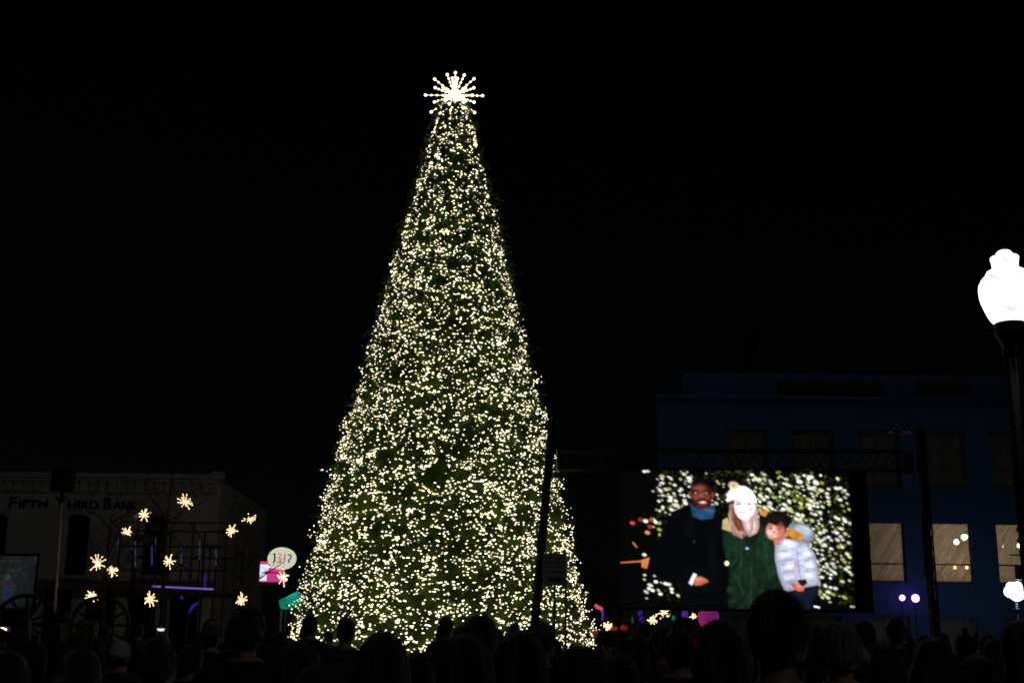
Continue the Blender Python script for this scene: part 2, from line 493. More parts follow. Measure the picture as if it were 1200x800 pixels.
# parapet: coping and a row of corbels, each its own piece
MB().box(bx0 - bcx - .1, bx1 - bcx + .12, -0.22, 0.4, bz - 0.25, bz).build('coping', M['creamtrim'], bank)
zc1, zc0 = Z(150, 564, BD), Z(150, 577, BD)
cor = MB().box(-0.16, 0.16, -0.12, -0.003, zc0, zc1).mesh('corbel', M['creamtrim'])
n_c = int((bx1 - bx0) / 0.46)
for i in range(n_c):
    link('corbel', cor, bank, (bx0 - bcx + 0.3 + i * 0.46, 0, 0))
MB().box(bx0 - bcx, bx1 - bcx, -0.16, -0.003, zc1 + 0.003, bz - 0.26).build('parapet_band', M['cream'], bank)
MB().box(bx1 - bcx - 0.5, bx1 - bcx + 0.14, -0.24, 0.3, bz + .003, bz + 0.12).build('corner_cap', M['creamtrim'], bank)
# shop front below the band
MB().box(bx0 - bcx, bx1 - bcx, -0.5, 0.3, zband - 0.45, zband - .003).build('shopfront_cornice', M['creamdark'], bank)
MB().box(bx0 - bcx, bx1 - bcx, 0.35, 0.4, 0, zband - 0.46).build('shopfront_glass', M['glassdark'], bank)
pier = MB().box(-0.3, 0.3, 0, 0.34, 0, zband - 0.455).mesh('pier', M['cream'])
for i in range(7): link('pier', pier, bank, (bx0 - bcx + 0.4 + i * (bx1 - bx0 - 0.8) / 6, 0, 0))
# the name, small capitals with tall initials, one mesh for each word
zl = Z(80, 595.5, BD)
for word, xa, xb in (('FIFTH', 11, 56), ('THIRD', 65, 116), ('BANK', 122, 162)):
    big = text_mesh(word[0], 0.78, 0.03, M['navyletter']); small = text_mesh(word[1:], 0.58, 0.03, M['navyletter'])
    v0 = np.array([q.co.x for q in big.vertices]); v1 = np.array([q.co.x for q in small.vertices])
    b = MB(); b.add([q.co for q in big.vertices], [p.vertices for p in big.polygons])
    off = v0.max() + 0.10
    b.add([Vector((q.co.x - v1.min() + off, q.co.y, q.co.z)) for q in small.vertices], [p.vertices for p in small.polygons])
    wid = lx(xb, 590) - lx(xa, 590); arr = np.array(b.v); k = wid / (arr[:, 0].max() - arr[:, 0].min())
    b.v = [((x - arr[:, 0].min()) * k + lx(xa, 590), y - 0.032, z + zl) for x, y, z in b.v]
    b.build('lettering', M['navyletter'], bank)

# ------------------------------------------------------------------ right: blue building with sheeted windows
RD = 52.0
rcx = X(1010, 640, RD)
hall = empty('blue_building', (rcx, RD, 0))
tag(hall, 'tall dark blue building with plastic-sheeted windows, one floor lit inside', 'building')


def hx(x, y=648): return X(x, y, RD) - rcx


hx0, hx1 = hx(772), hx(1330)
zt = Z(1010, 470, RD)
zF1 = (Z(1115, 682, RD), Z(1115, 612, RD)); zF2 = (Z(1111, 573, RD), Z(1111, 505, RD)); zF0 = (0.35, Z(1120, 723, RD))
wc = [hx(1115.5) + (i - 4) * (hx(1115.5) - hx(1037)) for i in range(8)]
ww = (hx(1140) - hx(1091)) / 2
ops, kinds = [], []
for fl, zz in ((0, zF0), (1, zF1), (2, zF2)):
    for i, c in enumerate(wc):
        if c - ww < hx0 + 0.2 or c + ww > hx1 - 0.2: continue
        ops.append((c - ww, c + ww, zz[0], zz[1])); kinds.append((fl, i))
b = wall_with_openings(hx0, hx1, 0, zt, ops, 0, 0.35)
b.add([(hx0, 0, 0), (hx0, 14, 0), (hx0, 14, zt), (hx0, 0, zt)], [(3, 2, 1, 0)])
b.add([(hx1, 0, 0), (hx1, 14, 0), (hx1, 14, zt), (hx1, 0, zt)], [(0, 1, 2, 3)])
b.add([(hx0, 0, zt), (hx1, 0, zt), (hx1, 14, zt), (hx0, 14, zt)], [(0, 1, 2, 3)])
b.build('wall', M['blue'], hall)
M['sheetdim'] = mat('unlit_sheeting', (0.085, 0.082, 0.075), 0.5, 0.35, 3, stretch=(4, 1, 0.6))  # darker sheeting for the unlit floors, their dimness put into the colour
for o, (fl, i) in zip(ops, kinds):
    x0, x1, z0, z1 = o; t = 0.09 if fl != 1 else 0.05
    wn = MB().box(x0 + t, x1 - t, 0.24, 0.255, z0 + t, z1 - t).build('window', M['sheet'] if fl == 1 else M['sheetdim'], hall)
    f = MB()
    f.box(x0, x0 + t, 0.16, 0.3, z0, z1); f.box(x1 - t, x1, 0.16, 0.3, z0, z1)
    f.box(x0 + t, x1 - t, 0.16, 0.3, z0, z0 + t); f.box(x0 + t, x1 - t, 0.16, 0.3, z1 - t, z1)
    f.build('window_frame', M['frame'] if fl != 1 else M['bluetrim'], wn)
    zm = z0 + (z1 - z0) * (0.30 if fl == 1 else 0.35)
    MB().box(x0 + t, x1 - t, 0.19, 0.235, zm - .03, zm + .03).build('sash_bar', M['frame'] if fl != 1 else M['roofdark'], wn)
    if fl == 2: MB().box((x0 + x1) / 2 - .03, (x0 + x1) / 2 + .03, 0.195, 0.236, zm + .033, z1 - t).build('mullion', M['frame'], wn)
    MB().box(x0 - .08, x1 + .08, -0.07, 0.155, z0 - .12, z0 - .003).build('sill', M['bluetrim'], hall)
# rooms behind the lit floor: floor, back wall, ceiling and hanging bulbs
r = MB(); zf, zc = zF1[0] - 0.9, zF1[1] + 0.5
r.add([(hx0 + .1, .36, zf), (hx1 - .1, .36, zf), (hx1 - .1, 6, zf), (hx0 + .1, 6, zf), (hx0 + .1, .36, zc), (hx1 - .1, .36, zc), (hx1 - .1, 6, zc), (hx0 + .1, 6, zc)],
      [(0, 1, 2, 3), (4, 7, 6, 5), (3, 2, 6, 7), (0, 3, 7, 4), (1, 5, 6, 2)])
r.build('room', M['room'], hall)
for x, y, dep, rr, m_ in ((1120.5, 634.5, 3.2, 0.10, 'room_bulb'), (1130.5, 629.5, 3.0, 0.12, 'room_bulb'), (1119, 664.5, 5.6, 0.06, 'room_bulb2'), (1133, 664.5, 5.6, 0.055, 'room_bulb2'),
                          (1174, 639, 3.0, 0.07, 'room_bulb2'), (1195, 638.5, 3.0, 0.09, 'room_bulb'), (1062, 640, 2.0, 0.09, 'room_bulb')):
    p = P(x, y, RD + dep)
    rr *= 1.15
    bo = MB().ball((p.x - rcx, dep, p.z), rr, nu=10, nv=8).build('ceiling_bulb', M[m_], hall, True)
    MB().tube([(p.x - rcx, dep, p.z + rr), (p.x - rcx, dep, zc)], 0.012, 5).build('cord', M['black'], bo)
# string courses, cornice, attic with dark panels, roof behind
zg = Z(1115, 586, RD)
MB().box(hx0, hx1, -0.06, -.003, zg - .22, zg - .05).build('string_course', M['bluetrim'], hall)
MB().box(hx0, hx1, -0.03, -.003, zg + .05, zg + .2).build('string_course', M['bluetrim'], hall)
MB().box(hx0 - .1, hx1 + .1, -0.35, 0.2, zt + .003, zt + .16).build('cornice', M['bluetrim'], hall)
za = Z(1010, 438, RD)
ax0 = hx(800, 440)
MB().box(ax0, hx1, 0.1, 0.5, zt + .163, za).build('attic', M['blue'], hall)
for xa, xb in ((912, 1034), (1077, 1136), (1190, 1290)):
    MB().box(hx(xa, 450), hx(xb, 450), 0.05, 0.097, Z(xa, 461, RD), Z(xa, 445, RD)).build('attic_panel', M['roofdark'], hall)
zr = Z(1010, 386, RD + 4)
rf = MB(); a0, a1 = hx(880, 430), hx1
rf.add([(a0, .6, za - .5), (a1, .6, za - .5), (a1, 9, za - .5), (a0, 9, za - .5), (a0 + 1.2, 3.5, zr), (a1 - .5, 3.5, zr), (a1 - .5, 7, zr), (a0 + 1.2, 7, zr)],
       [(0, 1, 5, 4), (1, 2, 6, 5), (2, 3, 7, 6), (3, 0, 4, 7), (4, 5, 6, 7)])
rf.build('roof', M['roofdark'], hall)

# ------------------------------------------------------------------ stage truss, masts, big video screen
VD = 30.0
screen_x0, screen_x1 = X(727, 640, VD), X(999, 640, VD)
szt, szb = Z(870, 551, VD), Z(870, 713, VD)


def soft(d, s=0.7): return np.clip(0.5 - d / s, 0, 1)


class Painter:
    def __init__(s, x0, x1, y0, y1, n):
        s.x0, s.x1, s.y0, s.y1 = x0, x1, y0, y1
        s.w = n; s.h = int(round(n * (y1 - y0) / (x1 - x0)))
        s.gx, s.gy = np.meshgrid(x0 + (np.arange(s.w) + .5) * (x1 - x0) / s.w, y0 + (np.arange(s.h) + .5) * (y1 - y0) / s.h)
        s.img = np.zeros((s.h, s.w, 3))

    def put(s, a, c, inner=None, wd=1.0):
        if inner is not None:      # forms turn away from the flash towards their edges
            sh = (.38 + .62 * np.clip(inner / wd, 0, 1) ** .7)[..., None]
            c = np.array(c, float) / 255; c = np.where(c > .04045, ((c + .055) / 1.055) ** 2.4, c / 12.92)
            s.img = s.img * (1 - a[..., None]) + c * sh * a[..., None]; return
        c = np.array(c, float) / 255; c = np.where(c > .04045, ((c + .055) / 1.055) ** 2.4, c / 12.92)
        s.img = s.img * (1 - a[..., None]) + c * a[..., None]

    def ell(s, cx, cy, rx, ry, c, ang=0.0, sft=0.8, op=1.0):
        q = math.radians(ang); dx, dy = s.gx - cx, s.gy - cy
        u, v = dx * math.cos(q) + dy * math.sin(q), -dx * math.sin(q) + dy * math.cos(q)
        d = (np.sqrt((u / rx) ** 2 + (v / ry) ** 2) - 1) * min(rx, ry)
        m_ = min(rx, ry)
        s.put(soft(d, sft) * op, c, *((-d, m_ * .5) if m_ > 7 and max(c) < 250 else ()))

    def poly(s, pts, c, sft=0.9, op=1.0):
        d = np.full(s.gx.shape, 1e9); ins = np.zeros(s.gx.shape, bool); n = len(pts)
        for i in range(n):
            (xa, ya), (xb, yb) = pts[i], pts[(i + 1) % n]
            ex, ey = xb - xa, yb - ya
            t = np.clip(((s.gx - xa) * ex + (s.gy - ya) * ey) / (ex * ex + ey * ey + 1e-9), 0, 1)
            d = np.minimum(d, np.hypot(s.gx - xa - t * ex, s.gy - ya - t * ey))
            c1 = (ya > s.gy) != (yb > s.gy)
            with np.errstate(divide='ignore', invalid='ignore'):
                ins ^= c1 & (s.gx < (xb - xa) * (s.gy - ya) / (yb - ya if yb != ya else 1e-9) + xa)
        dd = np.where(ins, d, -d); s.put(soft(-dd, sft) * op, c, *((dd, 6.0) if dd.max() > 5 and max(c) < 250 else ()))

    def line(s, xa, ya, xb, yb, wd, c, op=1.0):
        ex, ey = xb - xa, yb - ya
        t = np.clip(((s.gx - xa) * ex + (s.gy - ya) * ey) / (ex * ex + ey * ey), 0, 1)
        s.put(soft(np.hypot(s.gx - xa - t * ex, s.gy - ya - t * ey) - wd / 2) * op, c)

    def mesh(s, name, wid, hei, m):
        W, H = s.w, s.h
        vx, vz = np.meshgrid(np.linspace(-wid / 2, wid / 2, W + 1), np.linspace(hei, 0, H + 1))
        v = np.stack([vx, np.zeros_like(vx), vz], -1).reshape(-1, 3)
        i = np.arange(H)[:, None] * (W + 1) + np.arange(W)[None]
        f = np.stack([i + W + 1, i + W + 2, i + 1, i], -1).reshape(-1, 4)
        me = bpy.data.meshes.new(name); me.from_pydata(v.tolist(), [], f.tolist()); me.update()
        at = me.color_attributes.new('picture', 'FLOAT_COLOR', 'CORNER')
        c = np.concatenate([s.img, np.ones((H, W, 1))], -1).reshape(-1, 1, 4).repeat(4, 1)
        at.data.foreach_set('color', c.astype(np.float32).ravel())
        me.materials.append(m)
        return me


def Zq(pts, k=3.75, ox=720, oy=530): return [(ox + x / k, oy + y / k) for x, y in pts]


def bokeh(p, n, box, test=None, size=(1.3, 2.4), seed=1, gap=3.3):
    g_ = np.random.default_rng(seed)
    got = p.__dict__.setdefault('spots', [])
    for _ in range(n * 3):
        x, y = g_.uniform(box[0], box[1]), g_.uniform(box[2], box[3])
        if test and not test(x, y): continue
        if any((x - a) ** 2 + ((y - c) * 1.35) ** 2 < gap ** 2 for a, c in got): continue
        got.append((x, y))
        r_ = size[0] + (size[1] - size[0]) * g_.random() ** 1.4
        q = g_.random()
        c = (255, 255, 240) if q < .6 else ((244, 244, 178) if q < .85 else (190, 196, 96))
        p.ell(x, y, r_ * g_.uniform(1.1, 1.6), r_ * .85, c, g_.uniform(5, 40), 1.1, g_.uniform(.6, 1))


pt = Painter(727, 999, 551, 713, 360)
pt.put(np.ones_like(pt.gx), (0, 1, 1))
tz = lambda x, y: x > 757 + 14 * math.sin((y - 553) / 30) * (y < 650) - 4 and not (x < 790 and 640 < y < 668)
g_ = np.random.default_rng(8)
for _ in range(900):     # foliage behind the sitters
    x, y = g_.uniform(770, 999), g_.uniform(551, 706)
    v = g_.random(); k = 0.35 + 0.65 * math.exp(-((x - 925) / 45) ** 2)
    pt.ell(x, y, g_.uniform(1, 3.5), g_.uniform(.8, 2), ((36 + 110 * v) * k, (56 + 105 * v) * k, (14 + 30 * v) * k), g_.uniform(0, 180), 1.2, .7)
bokeh(pt, 150, (752, 998, 553, 704), tz, (.7, 2.2), 3)
bokeh(pt, 22, (772, 812, 560, 604), None, (1.0, 2.3), 4, 3.0)
bokeh(pt, 90, (885, 965, 556, 660), None, (.9, 2.6), 5, 2.4)
bokeh(pt, 40, (950, 997, 570, 700), None, (1.4, 2.2), 9)
for x, y, c in ((741.5, 615, (230, 70, 60)), (751, 611, (150, 40, 50)), (757, 612.5, (255, 230, 220)), (764, 611, (200, 70, 70)), (762, 619, (170, 60, 60)), (759, 626, (225, 140, 110))):
    pt.ell(x, y, 3, 2.2, c, 15)
for x, y in ((766, 672), (772, 675), (768, 683), (779, 685), (760, 691), (764, 693), (773, 697), (786, 691), (792, 683), (755, 652)): pt.ell(x, y, 2.4, 1.6, (255, 255, 235), 15)
pt.line(726, 661.5, 752, 659.5, 1.6, (215, 120, 70)); pt.poly([(751, 658), (761, 655), (758, 668), (752, 667)], (205, 125, 70)); pt.line(742, 638, 746, 643, 1.6, (190, 130, 90))
# man in dark coat
COAT = (1, 3, 5)
pt.poly(Zq([(345, 225), (260, 265), (215, 340), (160, 470), (150, 530), (215, 570), (285, 590), (280, 690), (510, 690), (500, 520), (485, 300), (440, 235)]), COAT)
pt.poly(Zq([(335, 225), (372, 255), (432, 235), (450, 255), (435, 295), (385, 302), (345, 288)]), (46, 92, 130))
pt.line(*Zq([(350, 262)])[0], *Zq([(425, 285)])[0], 1.4, (28, 58, 90)); pt.line(*Zq([(365, 245)])[0], *Zq([(440, 262)])[0], 1.2, (75, 125, 160))
pt.ell(*Zq([(388, 188)])[0], 12.6, 17.2, (70, 28, 28)); pt.ell(*Zq([(388, 139)])[0], 12.4, 6.0, (8, 4, 5), 0, 1.6)
pt.ell(*Zq([(388, 192)])[0], 9.0, 13.0, (112, 54, 46), 0, 5); pt.ell(*Zq([(380, 160)])[0], 7, 3.6, (142, 74, 60), 0, 3.5, .8); pt.ell(*Zq([(363, 200)])[0], 3.4, 3.6, (146, 70, 58), 0, 3, .8); pt.ell(*Zq([(414, 202)])[0], 3.2, 3.4, (134, 62, 54), 0, 3, .8)
for ex in (364, 411):
    pt.ell(*Zq([(ex, 182)])[0], 3.2, 1.5, (34, 12, 12), 0, 1.2); pt.ell(*Zq([(ex - 2, 182)])[0], 1.3, .7, (190, 160, 150), 0, 1); pt.ell(*Zq([(ex, 171)])[0], 3.6, .8, (30, 11, 11), 0, 1.2)
pt.ell(*Zq([(387, 198)])[0], 2.6, 3.6, (160, 82, 68), 0, 2.5); pt.ell(*Zq([(388, 206)])[0], 3.0, 1.0, (60, 22, 22), 0, 1.4); pt.ell(*Zq([(391, 214)])[0], 5.8, 1.2, (38, 15, 15), 0, 1.2)
pt.ell(*Zq([(393, 225)])[0], 5.0, 2.3, (170, 84, 88), 0, 1.2); pt.ell(*Zq([(393, 223)])[0], 3.3, 1.0, (250, 232, 228), 0, 1.0); pt.ell(*Zq([(390, 243)])[0], 6, 2, (88, 38, 34), 0, 2.5)
pt.ell(*Zq([(338, 190)])[0], 2.0, 3.6, (120, 55, 48)); pt.ell(*Zq([(438, 190)])[0], 2.0, 3.6, (120, 52, 46))
pt.poly(Zq([(322, 578), (345, 534), (360, 541), (337, 588)]), (225, 235, 250)); pt.poly(Zq([(342, 580), (352, 552), (376, 548), (404, 562), (410, 572), (396, 577), (378, 586), (352, 588)]), (196, 104, 82), 1.2); pt.ell(*Zq([(372, 562)])[0], 5, 2.2, (236, 146, 120), 10, 2.5)
for k_ in range(3): pt.line(*Zq([(376 + 3 * k_, 566 + 6 * k_)])[0], *Zq([(404 - 4 * k_, 571 + 5 * k_)])[0], .7, (140, 62, 48), .7)
pt.ell(*Zq([(350, 398)])[0], 1.4, 1.2, (45, 48, 52))
# woman in green jacket and pale hat
pt.poly(Zq([(478, 330), (520, 320), (690, 320), (705, 420), (712, 540), (745, 610), (700, 700), (508, 700), (502, 520), (476, 420)]), (22, 47, 31))
pt.put(np.clip((pt.gy - 650) / 60, 0, .75) * ((pt.gx > 852) & (pt.gx < 915)), (8, 18, 14))
g_ = np.random.default_rng(4)
for _ in range(160):
    x, y = Zq([(g_.uniform(495, 715), g_.uniform(350, 690))])[0]
    v = g_.random(); pt.ell(x, y, g_.uniform(1, 4), g_.uniform(2, 7), (9 + 30 * v, 26 + 46 * v, 17 + 30 * v), g_.uniform(-35, 35), 2.0, .4)
pt.poly(Zq([(500, 290), (480, 300), (475, 340), (520, 355)]), (200, 170, 120)); pt.poly(Zq([(640, 250), (680, 270), (690, 330), (640, 320)]), (14, 18, 14)); pt.poly(Zq([(640, 250), (678, 262), (672, 285), (645, 275)]), (205, 140, 70))
pt.poly(Zq([(510, 230), (505, 300), (520, 365), (560, 382), (585, 372), (560, 290), (545, 220)]), (205, 165, 150)); pt.poly(Zq([(522, 240), (520, 300), (545, 350), (575, 345), (548, 270)]), (122, 62, 48))
pt.poly(Zq([(632, 220), (640, 330), (630, 360), (590, 375), (600, 300), (620, 250)]), (238, 205, 190)); pt.poly(Zq([(560, 290), (610, 290), (612, 345), (590, 372), (572, 340)]), (238, 205, 212))
pt.ell(*Zq([(577, 240)])[0], 12.4, 16.0, (252, 228, 232)); pt.ell(*Zq([(574, 236)])[0], 9, 11, (255, 244, 246), 0, 5); pt.poly(Zq([(500, 222), (503, 185), (520, 158), (550, 146), (585, 150), (612, 168), (628, 195), (633, 228), (606, 206), (565, 200), (525, 214)]), (255, 253, 238))
pt.ell(*Zq([(560, 190)])[0], 13, 6, (255, 255, 250), 0, 5); pt.ell(*Zq([(533, 148)])[0], 6, 4.6, (246, 222, 176), 20, 2.5); pt.ell(*Zq([(530, 146)])[0], 2.2, 1.6, (205, 150, 95), 20, 1.5); pt.line(*Zq([(506, 212)])[0], *Zq([(628, 214)])[0], 1.2, (232, 214, 180), .6)
for ex in (552, 598): pt.ell(*Zq([(ex, 228)])[0], 2.6, 1.0, (130, 105, 115)); pt.line(*Zq([(ex - 11, 218)])[0], *Zq([(ex + 11, 217)])[0], .8, (190, 160, 160))
pt.ell(*Zq([(572, 248)])[0], 1.5, .9, (225, 185, 190)); pt.ell(*Zq([(570, 265)])[0], 4.0, 1.3, (214, 110, 130)); pt.ell(*Zq([(570, 263)])[0], 2.6, .6, (255, 245, 245))
pt.line(*Zq([(515, 520)])[0], *Zq([(610, 385)])[0], 2.0, (10, 22, 16)); pt.ell(*Zq([(583, 424)])[0], 2, 1.6, (175, 195, 225)); pt.poly(Zq([(560, 360), (600, 375), (640, 345), (620, 400), (575, 395)]), (16, 26, 20), 1, .8)
pt.line(*Zq([(530, 470)])[0], *Zq([(700, 470)])[0], 1.0, (14, 34, 22), .7); pt.line(*Zq([(612, 400)])[0], *Zq([(620, 690)])[0], 1.2, (14, 36, 24), .8)
pt.ell(*Zq([(492, 490)])[0], 2.6, 2.8, (250, 245, 205))
for a_, b_, w_, c_ in (((520, 400), (510, 640), 2.2, (14, 36, 22)), ((690, 380), (712, 600), 2.4, (14, 34, 22)), ((560, 420), (545, 560), 1.6, (38, 84, 52)), ((660, 400), (675, 560), 2.0, (36, 80, 50)), ((600, 500), (590, 660), 1.4, (40, 80, 54)),
                       ((530, 590), (700, 600), 1.2, (12, 30, 20)), ((540, 570), (560, 620), 1.6, (46, 86, 60)), ((640, 580), (650, 640), 1.4, (44, 84, 58)), ((560, 640), (575, 690), 2.4, (12, 26, 18))):
    pt.line(*Zq([a_])[0], *Zq([b_])[0], w_ * 1.6, c_, .28)
for a_, b_, w_, c_ in (((520, 250), (535, 370), 1.2, (160, 105, 85)), ((540, 300), (575, 372), 1.0, (150, 95, 75)), ((628, 260), (625, 355), 1.2, (215, 170, 140)), ((612, 300), (600, 365), 1.0, (200, 150, 125)), ((508, 270), (512, 340), 1.0, (235, 200, 170))):
    pt.line(*Zq([a_])[0], *Zq([b_])[0], w_, c_, .8)
pt.ell(*Zq([(545, 255)])[0], 3.5, 5, (240, 200, 205), 0, 3, .6); pt.ell(*Zq([(605, 262)])[0], 3, 5, (236, 196, 200), 0, 3, .5)
pt.ell(*Zq([(330, 330)])[0], 8, 16, (9, 11, 15), 10, 8, .6); pt.ell(*Zq([(430, 470)])[0], 6, 30, (8, 10, 14), -4, 6, .6)
# child in pale puffer jacket
pt.poly(Zq([(742, 600), (890, 580), (888, 620), (860, 660), (850, 700), (760, 700)]), (16, 24, 42))
pt.ell(*Zq([(825, 350)])[0], 17, 10.5, (162, 174, 188), 25); pt.ell(*Zq([(835, 340)])[0], 10, 5, (186, 196, 208), 25, 2); pt.ell(*Zq([(795, 362)])[0], 10.5, 5.2, (226, 146, 40), 28)
pt.poly(Zq([(705, 405), (745, 378), (800, 382), (850, 395), (882, 450), (893, 520), (900, 578), (840, 590), (742, 612), (715, 545), (702, 470)]), (198, 202, 226))
for (a, b_) in (((712, 440), (760, 430)), ((708, 480), (780, 470)), ((716, 530), (790, 515)), ((728, 575), (790, 560)), ((800, 440), (880, 470)), ((805, 490), (890, 520))):
    pt.line(*Zq([a])[0], *Zq([b_])[0], 1.3, (158, 164, 196), .8)
for q_ in ((752, 450, 6, 2.4, 158), (756, 500, 6, 2.4, 164), (766, 548, 6, 2.4, 170), (846, 446, 6, 3, 160), (852, 494, 6, 3, 164), (848, 540, 6, 3, 168)):
    pt.ell(*Zq([(q_[0], q_[1])])[0], q_[2], q_[3], (228, 232, 248), -8, 2.5, .7); pt.ell(*Zq([(q_[0], q_[1] + 24)])[0], q_[2], 1.4, (q_[4], q_[4] + 4, q_[4] + 30), -8, 2.5, .7)
pt.ell(*Zq([(790, 520)])[0], 3, 14, (206, 170, 196), 8, 4, .6); pt.line(*Zq([(800, 430)])[0], *Zq([(812, 560)])[0], 1.4, (146, 150, 184), .8); pt.ell(*Zq([(770, 400)])[0], 9, 4, (226, 230, 245), 10, 3)
pt.ell(*Zq([(722, 300)])[0], 15.2, 11.6, (26, 13, 14)); pt.ell(*Zq([(690, 320)])[0], 6, 8, (30, 15, 15))
pt.ell(*Zq([(710, 345)])[0], 11.4, 11.8, (226, 142, 122)); pt.ell(*Zq([(695, 352)])[0], 6, 7, (250, 190, 172), 0, 4); pt.ell(*Zq([(722, 306)])[0], 13, 4.6, (28, 14, 14), 12)
for ex in (690, 726): pt.ell(*Zq([(ex, 336)])[0], 2.0, 1.1, (40, 20, 20)); pt.line(*Zq([(ex - 9, 326)])[0], *Zq([(ex + 9, 326)])[0], .9, (60, 30, 25))
pt.ell(*Zq([(704, 371)])[0], 4.2, 1.7, (190, 84, 84), 6, 1.2); pt.ell(*Zq([(704, 370)])[0], 3.0, .8, (255, 248, 245), 6, .9); pt.ell(*Zq([(735, 350)])[0], 4, 9, (188, 100, 84), 0, 4, .7); pt.ell(*Zq([(703, 352)])[0], 1.8, 1.2, (200, 112, 96))
pt.poly(Zq([(700, 385), (730, 385), (722, 405), (706, 408)]), (220, 120, 105)); pt.ell(*Zq([(758, 362)])[0], 2, 3.2, (216, 130, 110))
pt.poly(Zq([(795, 560), (835, 555), (842, 572), (815, 590)]), (26, 14, 20)); pt.poly(Zq([(764, 576), (782, 568), (806, 576), (828, 592), (824, 606), (800, 608), (780, 598), (776, 588)]), (214, 104, 84), 1.2); pt.ell(*Zq([(798, 586)])[0], 5, 2, (246, 150, 126), 25, 2.5)
for k_ in range(3): pt.line(*Zq([(772 + 6 * k_, 578 + 7 * k_)])[0], *Zq([(790 + 8 * k_, 582 + 7 * k_)])[0], .7, (150, 62, 50), .7)
pt.line(*Zq([(868, 672)])[0], *Zq([(888, 676)])[0], 2, (255, 255, 245)); pt.line(*Zq([(1026, 670)])[0], *Zq([(1040, 672)])[0], 2, (255, 255, 245))

def gauss(a, sg):
    n_ = int(3 * sg) + 1; k = np.exp(-.5 * (np.arange(-n_, n_ + 1) / sg) ** 2); k /= k.sum()
    a = np.apply_along_axis(lambda r_: np.convolve(np.pad(r_, n_, 'edge'), k, 'valid'), 0, a)
    return np.apply_along_axis(lambda r_: np.convolve(np.pad(r_, n_, 'edge'), k, 'valid'), 1, a)


def camera_look(p_, sg, noise=.3):
    g_ = np.random.default_rng(6); h_, w_ = p_.img.shape[:2]
    for s_, a_ in ((2.2, noise), (7, noise), (20, noise * .7)):
        q = gauss(g_.normal(size=(h_, w_)), s_); p_.img = p_.img * np.clip(1 + a_ * (q / q.std())[..., None], .25, 2)
    p_.img = p_.img * (1 + .16 * g_.normal(size=p_.img.shape)) + .0012 * np.abs(g_.normal(size=p_.img.shape))
    im = np.stack([gauss(p_.img[..., c], sg) for c in range(3)], -1)
    bl = np.stack([gauss(np.clip(p_.img[..., c], 0, 1), 7) for c in range(3)], -1)
    p_.img = im * (1 + .9 * np.clip(im.min(-1, keepdims=True) - .45, 0, 1)) + .008 * bl


camera_look(pt, .55, .07)
M['screen'] = screen_mat('led_screen', 1.05)
vs_ = empty('video_screen', ((screen_x0 + screen_x1) / 2, VD, szb))
tag(vs_, 'large outdoor video screen showing three people posing before a lit tree', 'screen')
SW, SH = screen_x1 - screen_x0, szt - szb
link('display', pt.mesh('display', SW, SH, M['screen']), vs_)
MB().box(-SW / 2, SW / 2 + .44, 0.02, 0.12, -.06, SH + .05).build('cabinet', M['matte'], vs_)
MB().box(SW / 2 + .004, SW / 2 + .42, -0.03, 0.018, -.05, SH + .04).build('side_masking', M['matte'], vs_)
zq = Z(860, 527, VD); zq0 = Z(860, 549, VD)
for sx in (-0.35, 0.0, 0.35):
    MB().tube([(sx * SW, 0.12, SH + .05), (sx * SW, 0.12, zq0 - szb + .02)], 0.02, 6).build('hanging_strap', M['black'], vs_)


def lattice(b, A, B, h, wd, n):
    A, B = Vector(A), Vector(B); d = (B - A).normalized(); s_ = Vector((0, 1, 0)); u_ = d.cross(s_).normalized()
    c = [s_ * (i * wd / 2) + u_ * (j * h / 2) for i, j in ((-1, -1), (1, -1), (1, 1), (-1, 1))]
    for k in range(n):
        p, q = A + (B - A) * (k / n), A + (B - A) * ((k + 1) / n)
        for i in range(4):
            j = (i + 1) % 4
            a_, b_ = (c[i], c[j]) if k % 2 == 0 else (c[j], c[i])
            b.tube([p + a_, q + b_], 0.013, 5, False)
    return c


tl, trr = P(655, 538, VD), P(1066, 539, VD)
tl.y = trr.y = VD + 0.12
truss = empty('stage_truss', (tl.x, VD + .12, tl.z))
tag(truss, 'long black lattice truss spanning above the video screen', 'truss')
hT = zq - zq0
b = MB(); cs = lattice(b, (0, 0, 0), trr - tl, hT, 0.4, 26); b.build('lattice', M['steel'], truss)
for c in cs: MB().tube([c, trr - tl + c], 0.028, 8).build('chord', M['steel'], truss)
for k in range(2): MB().box(-.05 if k == 0 else (trr - tl).x - .02, .02 if k == 0 else (trr - tl).x + .05, -.24, .24, -hT / 2 - .04, hT / 2 + .04).build('end_plate', M['steel'], truss)


def mast(name, label, top_px, bot_px, D, wid, cat='mast'):
    a = P(*top_px, D); bpt = P(*bot_px, D)
    k = a.z / (a.z - bpt.z); base = a + (bpt - a) * k
    e = empty(name, (base.x, D, 0)); tag(e, label, cat, 'masts carrying the stage truss')
    tp = a - Vector((base.x, D, 0))
    q = wid / 2 - 0.02
    bb = MB(); lattice(bb, (0, 0, 0.05), tp, wid * .8, wid * .8, 26); bb.build('lattice', M['steel'], e)
    MB().tube([(0, 0, .05), tp], q * 0.8, 8).build('inner_tube', M['black'], e)
    for i in (-1, 1):
        for j in (-1, 1): MB().tube([(i * q, j * q, 0.03), tp + Vector((i * q, j * q, 0))], 0.022, 6).build('chord', M['steel'], e)
    MB().box(-.45, .45, -.45, .45, 0, .04).build('base_plate', M['steel'], e)
    MB().box(tp.x - wid * .6, tp.x + wid * .6, tp.y - wid * .6, tp.y + wid * .6, tp.z, tp.z + .08).build('head_block', M['steel'], e)
    return e, tp


